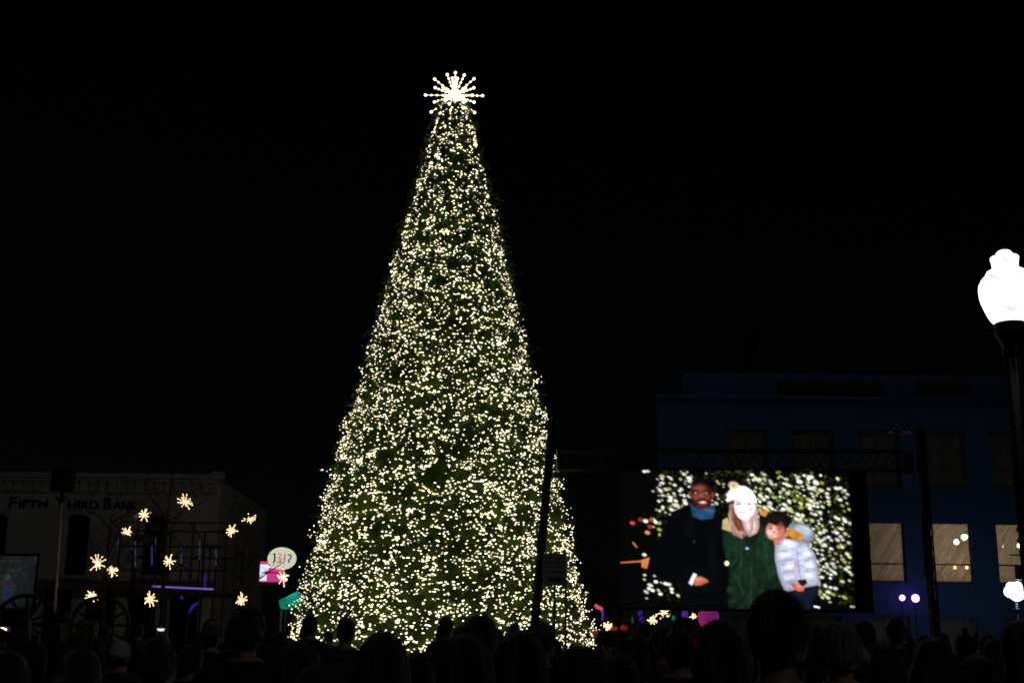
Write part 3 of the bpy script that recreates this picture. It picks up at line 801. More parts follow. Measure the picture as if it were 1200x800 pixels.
m1, t1 = mast('truss_mast', 'dark leaning mast standing in front of the lit tree', (647, 497), (628, 715), VD + .05, 0.20)
m2, t2 = mast('truss_mast', 'dark upright mast between the video screen and the sheeted windows', (1078, 505), (1095, 720), VD + .1, 0.20)
# short arm on the right mast with purple reflections imitated by small glowing strips
MB().box(t2.x - .85, t2.x - .125, -.06, .06, t2.z - .08, t2.z).build('arm', M['steel'], m2)
for dx in (-.75, -.42, -.30): MB().box(t2.x + dx - .035, t2.x + dx + .035, -.085, -.062, t2.z - .05, t2.z - .03).build('purple_glint', M['purpletube'], m2)
MB().box(t2.x - .16, t2.x - .0, -.2, -.13, 3.0, 4.6).build('cable_bundle', M['black'], m2)

# grey panel sign on two thin posts, in front of the tree
SD = 28.0
a, c = P(636, 648, SD), P(664, 686, SD)
sg = empty('panel_sign', ((a.x + c.x) / 2, SD, 0)); tag(sg, 'small grey panel sign on thin posts in front of the lit tree', 'sign')
hw = (c.x - a.x) / 2
MB().box(-hw, hw, -.02, .02, c.z, a.z).build('panel', M['signgrey'], sg)
MB().box(-hw * .45, hw * .62, -.026, -.0205, c.z + (a.z - c.z) * .14, c.z + (a.z - c.z) * .24).build('printed_band', M['navyletter'], sg)
for i in range(4): MB().box(-hw * .7, hw * .7, -.024, -.0205, c.z + (a.z - c.z) * (.42 + .14 * i), c.z + (a.z - c.z) * (.44 + .14 * i)).build('printed_line', M['black'], sg)
for s_ in (0.0, 1.0): MB().tube([(s_ * hw * .93, .045, 0), (s_ * hw * .93, .045, a.z - (.05 if s_ else .3))], 0.024, 8).build('post', M['black'], sg)

# ------------------------------------------------------------------ purple stage spots in front of the blue building
spd = 51.1


def spot(px, py, r, label, m_):
    p = P(px, py, spd); e = empty('stage_spot', (p.x, spd, 0)); tag(e, label, 'spotlight', 'purple stage spots')
    MB().tube([(0, .1, 0.02), (0, .1, p.z - .1)], 0.025, 8).build('stand', M['black'], e)
    for q in range(3):
        an = q * 2.094 + .5; MB().tube([(0, .1, .45), (.45 * math.cos(an), .1 + .45 * math.sin(an), .02)], 0.016, 6).build('leg', M['black'], e)
    ln = MB().ball((0, 0.02, p.z), r, r * .8, r, 14, 10).build('lens', m_, e, True)
    MB().lathe([(r * .8, 0), (r * 1.05, .01), (r * 1.3, .02), (r * 1.3, .05), (r * .8, .06)], 24).build('halo_ring', M['purplering'], ln, True)  # glowing ring put round the lens to imitate its purple halo
    children(ln)[-1].location = (0, .03, p.z); children(ln)[-1].rotation_euler = (-math.pi / 2, 0, 0)
    MB().box(-r * 1.4, r * 1.4, .08, .12, p.z - .12, p.z - .09).build('yoke', M['black'], e)


spot(1057.5, 700, .11, 'left and smaller of the two purple spotlights by the dark mast', M['purple'])
spot(1073, 700.5, .15, 'right and brighter of the two purple spotlights by the dark mast', M['purple'])

# ------------------------------------------------------------------ street lamps at the right
LD = 10.7
p = P(1183.5, 380, LD)
lp = empty('street_lamp', (p.x, LD, 0)); tag(lp, 'near black iron street lamp with bright white acorn globe', 'street lamp', 'street lamps')
u = LD / F
prof = [(16.5, 0), (21, 5), (25, 12), (28, 20), (31, 28), (32.5, 35), (33, 43), (32, 49), (29, 55), (25.5, 59), (23.5, 61), (22.5, 64.5), (18, 67), (15.2, 69), (15, 72), (15.8, 78), (16.7, 81), (16.2, 83), (10, 84), (9.7, 86), (9.3, 88), (7, 90.5), (1.5, 92)]
# the globe stands a little over the collar; radii in photo pixels
globe = MB().lathe([(a * u, b_ * u * 1.02) for a, b_ in prof], 40).build('globe', M['lamp'], lp, True, (0, 0, p.z))
MB().lathe([(1.2 * u, 0), (3 * u, 2 * u), (1.4 * u, 4 * u), (.4 * u, 8 * u)], 12).build('finial', M['blackgloss'], lp, True, (0, 0, p.z + 94 * u))
MB().lathe([(20 * u, -2 * u), (17.5 * u, 2 * u), (16.5 * u, 3 * u), (17 * u, -5 * u), (19 * u, -8 * u), (17 * u, -14 * u), (12 * u, -24 * u), (10 * u, -30 * u), (12 * u, -34 * u), (9 * u, -40 * u)][::-1], 28).build('collar', M['blackgloss'], lp, True, (0, 0, p.z))
prof = [(0.24, 0), (0.24, .2), (.18, .32), (.2, .5), (.13, .75), (.09, .9)]
MB().lathe(prof, 24).build('base', M['blackgloss'], lp, True)
MB().lathe([(.078, .9), (.072, p.z - 40 * u)], 32, ripple=lambda q, z: .07 * math.cos(8 * q)).build('post', M['blackgloss'], lp, True)
nd = MB()
for i in range(90):      # cast leaf nodules up the post
    q = rnd.uniform(0, 6.283); zz = p.z - rnd.uniform(38, 300) * u
    nd.ball((.074 * math.cos(q), .074 * math.sin(q), zz), .015, .015, .025, 7, 5)
tag(nd.build('cast_leaves', M['blackgloss'], lp, True), kind='stuff')
# dark twig lines lying across the globe
tw = [((1155, 320), (1164, 324), (1174, 328.5)), ((1175, 301.5), (1179, 304.5), (1184, 307.5)), ((1176, 358), (1184, 362), (1199, 366))]
for t_ in tw:
    pts = [P(x, y, LD - .27 + (0.05 if y < 310 else 0)) - Vector((p.x, LD, 0)) for x, y in t_]
    MB().tube(pts, [.005, .006, .0035], 6).build('twig', M['bark'], lp)

L2 = 46.0
p = P(1190, 693, L2)
l2 = empty('street_lamp', (p.x, L2, 0)); tag(l2, 'distant cluster street lamp with white globes before the blue building', 'street lamp', 'street lamps')
u = L2 / F
MB().lathe([(.2, 0), (.2, .3), (.1, .6), (.06, 1), (.055, p.z - 12 * u)], 16).build('post', M['blackgloss'], l2, True)
MB().lathe([(.05, -.06), (.13, 0), (.05, .06)], 16, (0, 0, p.z - 20 * u)).build('ring', M['blackgloss'], l2, True)
for dx, dz, r_ in ((-7.5, 0, 6.5), (8, -1, 7), (-3.5, 6, 5), (4, 6.5, 5), (0, -3, 7.5)):
    gl_ = MB().ball((dx * u, (.1 if dz > 3 else -.1), p.z + dz * u), r_ * u, nu=14, nv=10).build('globe', M['lamp2'], l2, True)
    MB().tube([(0, 0, p.z - 12 * u), (dx * u * .8, 0, p.z - 8 * u), (dx * u, 0, p.z + dz * u - r_ * u * .9)], .025, 6).build('arm', M['blackgloss'], l2)
# dark crossarm and bracket box above the cluster lamp
L3 = 44.0
pa = P(1196, 660, L3)
sgn = empty('signal_pole', (P(1204, 700, L3).x, L3, 0)); tag(sgn, 'black pole with crossarm and signal box at the right edge', 'signal')
xo = sgn.location.x
MB().tube([(0, 0, 0), (0, 0, P(1196, 644, L3).z)], .06, 10).build('pole', M['black'], sgn)
MB().tube([(P(1184, 650, L3).x - xo, 0, P(1184, 650, L3).z), (.5, 0, P(1204, 651, L3).z)], .035, 8).build('crossarm', M['black'], sgn)
MB().box(P(1190, 672, L3).x - xo, P(1199, 672, L3).x - xo, -.2, .05, P(1196, 679, L3).z, P(1196, 663, L3).z).build('signal_box', M['black'], sgn)

# ------------------------------------------------------------------ left: second screen, cannon, flag pole, scaffold stage
V2 = 40.0
x0, x1, zt2, zb2 = X(-60, 680, V2), X(41, 680, V2), Z(20, 651, V2), Z(20, 712, V2)
p2 = Painter(-60, 41, 651, 712, 150)
p2.put(np.ones_like(p2.gx), (21, 25, 27))
g_ = np.random.default_rng(2)
for _ in range(260):
    x, y = g_.uniform(-60, 26 + g_.normal() * 3), g_.uniform(651, 705)
    v = g_.random(); p2.ell(x, y, g_.uniform(.8, 2.2), g_.uniform(.6, 1.6), (22 + 28 * v, 28 + 30 * v, 24 + 20 * v), g_.uniform(0, 180), 1.2, .6)
p2.ell(10, 693, 6, 12, (28, 38, 58), 0, 4); p2.ell(8, 682, 7, 4, (46, 32, 38), 0, 3); p2.ell(-14, 690, 8, 16, (22, 30, 46), 0, 2); p2.ell(9, 676, 3, 4, (40, 52, 52), 0, 1.5)
camera_look(p2, 1.0, .15)
M['screen2'] = screen_mat('dim_screen', 1.0)
s2 = empty('projection_screen', ((x0 + x1) / 2, V2, zb2)); tag(s2, 'dim video screen at the left edge behind the spoked wheel', 'screen')
link('display', p2.mesh('display', x1 - x0, zt2 - zb2, M['screen2']), s2)
wd = (x1 - x0) / 2
for q in ((-wd - .08, -wd, -.02, zt2 - zb2 + .08), (wd, wd + .08, -.02, zt2 - zb2 + .08)): MB().box(q[0], q[1], -.02, .06, q[2], q[3]).build('frame_bar', M['black'], s2)
MB().box(-wd, wd, -.02, .06, zt2 - zb2, zt2 - zb2 + .08).build('frame_bar', M['black'], s2)
MB().box(-wd, wd, .01, .05, -.1, zt2 - zb2 - .002).build('backing', M['black'], s2)
for s_ in (-.8, .8): MB().box(s_ * wd - .05, s_ * wd + .05, .06, .14, -zb2, .3).build('leg', M['black'], s2)

CD = 31.0
cw = P(29, 731, CD)
cn = empty('field_cannon', (cw.x + .8, CD + .5, 0)); tag(cn, 'black wheeled cannon monument silhouetted before the dim left screen', 'cannon')
zh = cw.z
MB().box(-1.7, 1.9, -1.1, 1.3, 0, zh - .70).build('plinth', M['stone'], cn)


def wheel(cx, cy, rz):
    e = MB(); R_ = .70
    pts = [(R_ * math.cos(q * math.pi / 16), 0, R_ * math.sin(q * math.pi / 16)) for q in range(33)]
    e.tube(pts, .05, 8, False)
    w_ = e.build('wheel', M['wood'], cn, True, (cx, cy, zh)); w_.rotation_euler = (0, 0, rz)
    MB().lathe([(.07, -.2), (.13, -.12), (.14, 0), (.13, .12), (.07, .2)], 14).build('hub', M['wood'], w_, True)
    children(w_)[-1].rotation_euler = (math.pi / 2, 0, 0)
    sp = MB().tube([(.1, 0, 0), (R_ - .03, 0, 0)], [.036, .028], 6).mesh('spoke', M['wood'])
    for k in range(12):
        o = link('spoke', sp, w_); o.rotation_euler = (0, k * math.pi / 6, 0)


rz = math.radians(18)
wheel(-.8, -.5, rz); wheel(.75, .45, rz)
ax_ = Vector((1.55, .95, 0))
MB().tube([(-.8, -.5, zh), (.75, .45, zh)], .06, 8).build('axle', M['wood'], cn)
MB().tube([(.35, -.9, zh + .18), (.1, -.3, zh + .22), (-.25, .5, zh + .26), (-.6, 1.3, zh + .3)], [.16, .17, .13, .10], 16).build('barrel', M['bronze'], cn, True)
MB().box(-.15, .12, -.95, .35, zh - .62, zh + .06).build('carriage_trail', M['wood'], cn)

FD = 42.0
a, c = P(72, 588, FD), P(67, 702, FD)
fp = empty('pale_pole', (P(65, 725, FD).x, FD, 0)); tag(fp, 'pale upright pole carrying a black box before the bank facade', 'pole')
tp = a - fp.location
MB().tube([(0, 0, 0), (tp.x * .45, 0, tp.z * .5), (tp.x, 0, tp.z)], [.06, .055, .05], 12).build('pole', M['greypole'], fp, True)
zt_ = P(72, 551, FD).z; za_ = P(72, 575, FD).z
hw = 11.5 * FD / F
MB().box(tp.x - hw, tp.x + hw, -.25, .2, za_, zt_).build('black_box', M['black'], fp)
MB().box(tp.x - .05, tp.x + .05, -.05, .05, tp.z - .02, za_ + .02).build('bracket', M['black'], fp)
MB().box(tp.x - hw * .8, tp.x + hw * .8, -.275, -.2505, za_ + .06, zt_ - .06).build('grille', M['blackgloss'], fp)

# scaffold stage with blue-lit uprights
GD = 46.0
sg = empty('scaffold_stage', (X(200, 690, GD), GD, 0)); tag(sg, 'dark scaffold stage with blue-lit uprights and violet light bar', 'stage')
so = sg.location


def gp(x, y, dy=0.0): q = P(x, y, GD + dy); return Vector((q.x - so.x, dy, q.z))


for x in (136, 180, 222, 262):
    for dy in (0.0, 1.8):
        tpz = gp(x, 612).z if dy == 0 else gp(x, 618).z
        bx_ = gp(x, 690).x
        MB().tube([(bx_, dy, 0), (bx_, dy, tpz)], .045, 8).build('leg', M['steel'], sg)
xa, xb = gp(134, 690).x, gp(264, 690).x
for yy, dy in ((612, 0), (640, 0), (668, 0), (618, 1.8), (650, 1.8)):
    zz = gp(200, yy).z; MB().tube([(xa, dy, zz), (xb, dy, zz)], .03, 6).build('rail', M['steel'], sg)
zd = gp(200, 692).z
MB().box(xa - .1, xb + .1, -.1, 2, zd - .18, zd - .03).build('deck', M['black'], sg)
for a, c in (((139, 668), (180, 612)), ((222, 612), (262, 668)), ((180, 668), (222, 640)), ((222, 668), (180, 640))):
    MB().tube([gp(*a), gp(*c)], .02, 6).build('diagonal_brace', M['steel'], sg)
for x, y0, y1, m_, dy in ((139, 632, 661, 'bluetube', .5), (158.5, 634, 664, 'bluetube2', .7), (178, 638, 662, 'bluetube', .4), (182.5, 630, 664, 'bluetube2', .9), (212.5, 640, 661, 'bluetube', .5), (234, 634, 655, 'bluetube2', .8), (253, 644, 662, 'bluetube2', .6)):
    q0, q1 = gp(x, y1, dy), gp(x, y0, dy)
    MB().tube([q0, q1], .03, 8).build('glow_tube', M[m_], sg)  # blue light on the uprights imitated by tubes that glow
    if True: MB().tube([(q0.x, dy, zd - .03), q0], .03, 6).build('tube_stand', M['black'], sg)
for x, y, wpx, hpx in ((170, 631, 9, 4.5), (247, 640, 11, 2.6), (181, 619, 4.5, 2.5)):
    q = gp(x, y, 1.2); k = GD / F
    MB().box(q.x - wpx * k, q.x + wpx * k, 1.17, 1.23, q.z - hpx * k, q.z + hpx * k).build('teal_panel', mat('teal_cloth', (.02, .10, .09), .8), sg)
    MB().tube([(q.x, 1.25, zd - .03), (q.x, 1.25, q.z)], .025, 6).build('panel_stand', M['black'], sg)
q0, q1 = gp(178, 686.5, -.16), gp(250, 690, -.16)
MB().tube([q0, q1], .032, 8).build('light_bar', M['violet'], sg)
MB().tube([gp(240, 689, -.12), gp(240.5, 672, -.12)], .03, 6).build('light_post', M['indigo'], sg)
q = gp(163, 604, .1)
MB().tube([gp(158, 606, .1), gp(166, 600.5, .1)], .07, 10).build('spot_lamp', M['bluetube2'], sg)
MB().tube([q, (q.x, .1, gp(160, 640).z)], .025, 6).build('spot_stand', M['black'], sg)
# indigo light streaks below the deck
MB().tube([gp(213, 702, .3), gp(213, 694, .3)], .05, 8).build('under_light', M['indigo'], sg)
MB().tube([gp(220, 719, .3), gp(226, 710, .3), gp(232, 705, .3)], [.025, .055, .03], 8).build('under_light', M['indigo'], sg)
for x, y in ((213, 702), (220, 719)): MB().tube([gp(x, y, .3), (gp(x, y).x, .3, 0)], .03, 6).build('under_stand', M['black'], sg)

# ------------------------------------------------------------------ lit signs and teal tent left of the tree
ND = 56.0
u = ND / F
p = P(330.5, 654, ND)
sp_ = empty('shop_sign', (p.x, ND, 0)); tag(sp_, 'glowing cream oval sign with two-coloured letters above a pink panel', 'sign')
ov = MB(); N_ = 36
ov.prism([(16.2 * u * math.cos(2 * math.pi * k / N_), p.z + 12.6 * u * math.sin(2 * math.pi * k / N_)) for k in range(N_)], -.12, .12)
ov.build('oval_face', M['signcream'], sp_)


def ink(pts, m_, r_=1.0): MB().tube([((x - 330.5) * u, -.135, p.z + (654 - y) * u) for x, y in pts], r_ * u, 6).build('letter_stroke', m_, sp_)


ink([(320.5, 649.5), (322.5, 648.5), (322.8, 657), (321, 659)], M['signink'])
ink([(326, 648.5), (330, 649.5), (327.5, 653), (331, 656.5), (326.5, 659)], M['signinkpink'])
ink([(334.2, 648.5), (334.2, 658)], M['signinkpink'])
ink([(338, 650), (341.5, 650.5), (341, 654), (338.5, 656), (340, 659)], M['signinkblue'])
b0, b1 = P(303, 681, ND), P(338, 657.5, ND)
MB().box(b0.x - p.x, b1.x - p.x - .2, .14, .35, b0.z, b1.z).build('panel', M['signpink'], sp_)
bz_ = b1.z - b0.z
for i, (w0, w1, z0_, z1_) in enumerate(((0, .25, .05, .35), (0, .3, .55, .85), (0, .18, .35, .55), (.1, .5, .68, .76))):
    MB().box(b0.x - p.x + (b1.x - b0.x) * w0 + .01, b0.x - p.x + (b1.x - b0.x) * w1, .12 - i * .004, .137 - i * .001, b0.z + bz_ * z0_, b0.z + bz_ * z1_).build('panel_print', M['signwhite'], sp_)
MB().box(b0.x - p.x + .1, b0.x - p.x + .9, .10, .119 - .012, b0.z + bz_ * .42, b0.z + bz_ * .47).build('panel_print', M['signink'], sp_)
MB().tube([(-.25, .25, 0), (-.25, .25, p.z)], .1, 10).build('post', M['black'], sp_)

ED = 41.5
q = P(338, 708, ED); u = ED / F
tn = empty('canopy_tent', (q.x, ED, 0)); tag(tn, 'teal-lit canopy tent half hidden by the left foot of the tree', 'tent')
M['tealcloth'] = lit_cloth('teal_cloth_sheet', (0.30, 0.6, 0.55))
MB().ball((2 * u, .45, P(338, 707, ED).z), .1, nu=10, nv=8).build('lamp', glow('teal_fill_bulb', (0.0, 0.62, 0.45), 22.0), tn)  # unseen bulb added inside so the cloth glows teal
x0_, x1_ = -11.5 * u, 20 * u
b = MB(); zz0, zz1, zz2 = P(338, 713, ED).z, P(338, 703, ED).z, P(346, 695, ED).z
b.add([(x0_, 0, zz1), (x1_, 0, zz1), (x1_, .9, zz1), (x0_, .9, zz1), (8 * u, .45, zz2 + .1), (x0_ + .06, 0, zz0), (x1_, 0, zz0), (x1_, .9, zz0), (x0_ + .06, .9, zz0)],
      [(0, 1, 4), (1, 2, 4), (2, 3, 4), (3, 0, 4), (0, 5, 6, 1), (1, 6, 7, 2), (2, 7, 8, 3), (3, 8, 5, 0)])
b.build('canopy', M['tealcloth'], tn)
for xx in (x0_ + .1, x1_ - .08):
    for yy in (.05, .85): MB().tube([(xx, yy, 0), (xx, yy, zz0 + .05)], .04, 8).build('leg', M['tealcloth'] if yy < .1 else M['black'], tn)

# ------------------------------------------------------------------ bare park trees and the starbursts hanging in them


def bare_tree(label, px, D, h, seed, targets):
    g_ = random.Random(seed)
    base = Vector((X(px, 700, D), D, 0)); e = empty('bare_tree', base); tag(e, label, 'tree', 'bare park trees')
    tr = MB(); tr.tube([(0, 0, 0), (.05, .02, h * .25), (-.04, 0, h * .5), (.02, 0, h * .85)], [.11, .09, .06, .02], 10)
    tr.build('trunk', M['bark'], e, True)
    cr = MB()

    def limb(p0, p1, r0, depth):
        mid = (p0 + p1) / 2 + Vector((g_.uniform(-.1, .1), g_.uniform(-.1, .1), g_.uniform(0, .15)))
        cr.tube([p0, mid, p1], [r0, r0 * .75, r0 * .4], 5)
        if depth > 0:
            for _ in range(3):
                t = g_.uniform(.4, 1); s_ = p0 + (p1 - p0) * t
                limb(s_, s_ + Vector((g_.uniform(-.7, .7), g_.uniform(-.7, .7), g_.uniform(.1, .6))) * (.45 * depth + .25), r0 * .4, depth - 1)
    for t in targets:
        t = t - base; z0 = max(1.0, min(h * .8, t.z * .72))
        limb(Vector((0, 0, z0)), t, .03, 2)
    for k in range(8):
        an = k * .9; z0 = h * g_.uniform(.35, .8)
        limb(Vector((0, 0, z0)), Vector((math.cos(an), math.sin(an), 0)) * g_.uniform(.8, 1.6) + Vector((0, 0, z0 + g_.uniform(.4, 1.2))), .03, 2)
    tag(cr.build('crown', M['bark'], e), kind='stuff')


def burst_ray(u_, L, rr): b_ = MB(); b_.tube([(0, 0, L * .1), (0, 0, L)], rr * .38, 5); b_.ball((0, 0, L), rr, nu=6, nv=5); b_.ball((0, 0, L * .6), rr * .8, nu=6, nv=5); return b_


bursts = [  # x, y, radius px, distance, label
    (217, 588, 10.0, 43, 'topmost starburst light, high above the scaffold stage'),
    (169, 603, 7.5, 43.5, 'starburst light next to the blue spot lamp on the scaffold'),
    (149, 623, 7.0, 42.5, 'small starburst light at the left end of the scaffold'),
    (271, 622, 7.5, 44, 'starburst light beside the bank corner, lower of that pair'),
    (292, 608, 7.5, 44.5, 'rightmost high starburst light, against the dark side of the bank'),
    (114, 660, 10.5, 41, 'large starburst light right of the dark bank window'),
    (131, 668, 8.0, 42, 'starburst light touching the lower right of the large one'),
    (198, 657, 9.0, 41, 'starburst light in the middle of the scaffold above the violet bar'),
    (108, 698, 8.0, 40, 'low starburst light left of the scaffold, above the crowd'),
    (176, 702, 8.0, 41, 'low starburst light under the left end of the violet bar'),
    (283, 703, 8.5, 43, 'low starburst light between the scaffold and the teal tent'),
    (332, 676, 9.5, 44, 'starburst light overlapping the pink sign panel'),
    (711.5, 733, 7.5, 40, 'low starburst light just right of the big tree'),
    (764, 726, 7.0, 40, 'smaller starburst light beneath the video screen'),
    (778, 717, 9.5, 41, 'larger starburst light beneath the left part of the video screen'),
    (812.5, 722, 4.0, 41, 'tiny starburst light left of the magenta balloon'),
]
for i, (x, y, rp, D, lab) in enumerate(bursts):
    c_ = P(x, y, D); u_ = D / F; rg = random.Random(50 + i)
    e = empty('starburst_light', c_); e.rotation_euler = (rg.uniform(-.6, .6), rg.uniform(-3, 3), rg.uniform(-1, 1)) if 0 else (0, 0, 0); e.scale = (rg.uniform(.8, 1.05), 1, rg.uniform(.75, 1.05)); tag(e, lab, 'starburst light', 'starburst lights hung around the square')
    L = rp * u_ * 1.1
    MB().ball((0, 0, 0), L * .16, nu=8, nv=6).build('hub', M['burst'], e, True)
    rm = burst_ray(u_, L, 0.72 * u_).mesh('ray', M['burst'], True)
    n_r = 15 if rp > 6 else 8
    for k in range(n_r):
        zc_ = 1 - 2 * (k + .5) / n_r; an = k * 2.39996 + i
        d = Vector((math.sqrt(1 - zc_ * zc_) * math.cos(an), zc_, math.sqrt(1 - zc_ * zc_) * math.sin(an))) + Vector((rg.uniform(-.2, .2), rg.uniform(-.2, .2), rg.uniform(-.2, .2)))
        o = link('ray', rm, e); o.rotation_euler = d.to_track_quat('Z', 'Y').to_euler(); o.scale = (1, 1, rg.uniform(.5, 1.12))
    MB().tube([(0, 0, L * .2), (0, 0, L + .25)], .008, 4).build('hanger', M['black'], e)


def hang(i): x, y, rp, D, _ = bursts[i]; return P(x, y, D) + Vector((0, 0, rp * D / F + .25))


bare_tree('dark bare tree left of the scaffold holding the large starburst', 122, 41.6, 6.2, 1, [hang(i) for i in (2, 5, 6, 8)])
bare_tree('dark bare tree in front of the scaffold holding the topmost starburst', 190, 43, 8.0, 2, [hang(i) for i in (0, 1, 7, 9)])
bare_tree('dark bare tree beside the corner of the bank', 283, 44.2, 7.0, 3, [hang(i) for i in (3, 4, 10, 11)])
bare_tree('dark bare tree below the video screen', 745, 40.6, 4.2, 4, [hang(i) for i in (12, 13, 14, 15)])

# ------------------------------------------------------------------ coloured lights right of the tree
QD = 42.5


def drape(label, xa, xb, ya):
    a_, c_ = P(xa, ya, QD), P(xb, ya, QD); e = empty('stage_drape', ((a_.x + c_.x) / 2, QD, 0)); tag(e, label, 'curtain', 'stage drapes')
    wv, hh = c_.x - a_.x, a_.z; n_ = 60
    top_ = [(-wv / 2 + wv * k / n_, .06 * math.sin(k * 1.3), hh) for k in range(n_ + 1)]; bot = [(-wv / 2 + wv * k / n_, .09 * math.sin(k * 1.3 + .3), .02) for k in range(n_ + 1)]
    b_ = MB(); b_.add(top_ + bot, [(k, n_ + 1 + k, n_ + 2 + k, k + 1) for k in range(n_)]); f_ = b_.build('cloth', M['curtain'], e, True)
    sm = f_.modifiers.new('thick', 'SOLIDIFY'); sm.thickness = .012
    MB().tube([(-wv / 2, 0, hh + .03), (wv / 2, 0, hh + .03)], .025, 6).build('rail', M['black'], e)
    for s_ in (-1, 1): MB().tube([(s_ * wv / 2, 0, 0), (s_ * wv / 2, 0, hh + .03)], .025, 6).build('upright', M['black'], e)


drape('dark stage drape with indigo light below the left of the screen', 732, 772, 709)
drape('dark stage drape with purple light below the man on the screen', 790, 845, 709)


def tube_light(label, pts, r_, m_, D, grp):
    p0 = P(*pts[-1], D); e = empty('glow_tube', (p0.x, D, 0)); tag(e, label, 'light tube', grp)
    q = [P(x, y, D) - e.location for x, y in pts]
    MB().tube(q, r_, 8).build('tube', m_, e, True)
    MB().tube([(0, 0, 0), q[-1]], .03, 6).build('stand', M['black'], e)
    MB().lathe([(.16, 0), (.16, .02), (.04, .05)], 12).build('foot', M['black'], e)


tube_light('glowing tube standing in for indigo light on the drape nearest the big tree', [(749, 713), (751, 722), (754, 735)], .085, M['indigo'], 42.2, 'stage light tubes')  # indigo, purple and teal tubes glow in place of light on the drapes
tube_light('wide tube standing in for dim purple light left of the magenta balloon', [(803, 713), (802, 724), (801, 736)], .10, M['purpletube'], 42.2, 'stage light tubes')
tube_light('tube standing in for dim teal light left of the indigo one', [(742, 722), (742, 730)], .06, glow('dim_teal', (.02, .09, .08), .5), 42.1, 'stage light tubes')
tube_light('small green lamp right of the larger starburst under the screen', [(789, 721), (789, 726)], .05, glow('green_dot', (.01, .22, .14), .6), 42.0, 'stage light tubes')

CDn = 38.0
e = empty('neon_candy_cane', (P(706, 727, CDn).x, CDn, 0)); tag(e, 'pink and purple neon candy cane beside the right foot of the tree', 'neon light')
q = [P(x, y, CDn) - e.location for x, y in ((697.5, 708), (700, 711), (703.5, 712), (706, 714))]
MB().tube(q, [.05, .055, .055, .05], 8).build('hook', M['pink'], e, True)
q2 = [P(x, y, CDn) - e.location for x, y in ((706, 714.4), (706.5, 719), (706, 726))]
MB().tube(q2, .035, 8).build('stem', M['purpletube'], e, True)
MB().tube([q2[-1], (0, 0, 0)], .03, 6).build('stand', M['black'], e)

for x, y, D, r_, lab in ((697, 741, 33, .09, 'red lantern low at the right foot of the big tree'), (720, 736, 37, .11, 'red lantern right of the crown-like starburst'),
                         (731, 735, 37.5, .12, 'red lantern farthest right of the row beside the tree'), (815.5, 753, 16, .055, 'small red lantern in the crowd below the magenta balloon')):
    p = P(x, y, D); e = empty('red_lantern', (p.x, D, 0)); tag(e, lab, 'lantern', 'red lanterns')
    r_ *= .75
    MB().ball((0, 0, p.z), r_ * 1.3, r_, r_ * .85, 12, 8).build('shade', M['red'], e, True)
    MB().tube([(0, 0, 0), (0, 0, p.z - r_ * .7)], .02, 6).build('stake', M['black'], e)
    MB().lathe([(r_ * .5, 0), (r_ * .4, .03), (.01, .05)], 10, (0, 0, p.z + r_ * .8)).build('cap', M['black'], e)

BDn = 36.0
p = P(830, 723.5, BDn); u = BDn / F
e = empty('glow_balloon', (p.x, BDn, 0)); tag(e, 'glowing magenta balloon under the video screen', 'balloon')
MB().lathe([(.02, -11.5 * u), (5 * u, -10.8 * u), (9 * u, -8 * u), (11.6 * u, -4 * u), (12.3 * u, 1 * u), (11.4 * u, 5.5 * u), (8 * u, 8.8 * u), (3.5 * u, 10.2 * u), (.01, 10.5 * u)], 24, (0, 0, p.z)).build('envelope', lit_cloth('balloon_skin', (0.7, 0.5, 0.7)), e, True)
MB().ball((-.05, 0, p.z), .07, nu=10, nv=8).build('lamp', glow('magenta_fill_bulb', (0.9, 0.05, 0.42), 7.0), e)  # unseen bulb added inside to make the skin glow magenta
MB().ball((.2, -.03, p.z + .02), .03, nu=8, nv=6).build('lamp', glow('violet_fill_bulb', (0.3, 0.05, 1.0), 9.0), e)  # second added bulb, off-centre to tint the right side violet
MB().lathe([(.03, 0), (.02, .04)], 8, (0, 0, p.z - 14.5 * u)).build('knot', M['black'], e)
MB().tube([(0, 0, 0), (0, 0, p.z - 14 * u)], .02, 6).build('pole', M['black'], e)

p = P(2, 737, 24)
e = empty('work_lamp', (p.x, 24, 0)); tag(e, 'small warm lamp at the far left edge below the spoked wheel', 'lamp')
MB().ball((0, 0, p.z), .1, .05, .035, 12, 8).build('lens', M['yellow'], e, True)
MB().box(-.12, .12, .03, .12, p.z - .05, p.z + .06).build('housing', M['black'], e)
MB().tube([(0, .07, 0), (0, .07, p.z)], .025, 6).build('stand', M['black'], e)

# ------------------------------------------------------------------ people
V, F_ = [], []


def capsule(b, p0, p1, r0, r1, n=12):
    p0, p1 = Vector(p0), Vector(p1); d = (p1 - p0); L = d.length; t = d.normalized()
    pts, rs = [], []
    for k in range(4): q = math.pi / 2 * (1 - k / 3.5); pts.append(p0 - t * r0 * math.sin(q)); rs.append(max(r0 * math.cos(q), r0 * .05))
    pts.append(p0); rs.append(r0); pts.append(p1); rs.append(r1)
    for k in range(4): q = math.pi / 2 * (k + .5) / 3.5; q = min(q, math.pi / 2); pts.append(p1 + t * r1 * math.sin(q)); rs.append(max(r1 * math.cos(q), r1 * .05))
    b.tube(pts, rs, n)


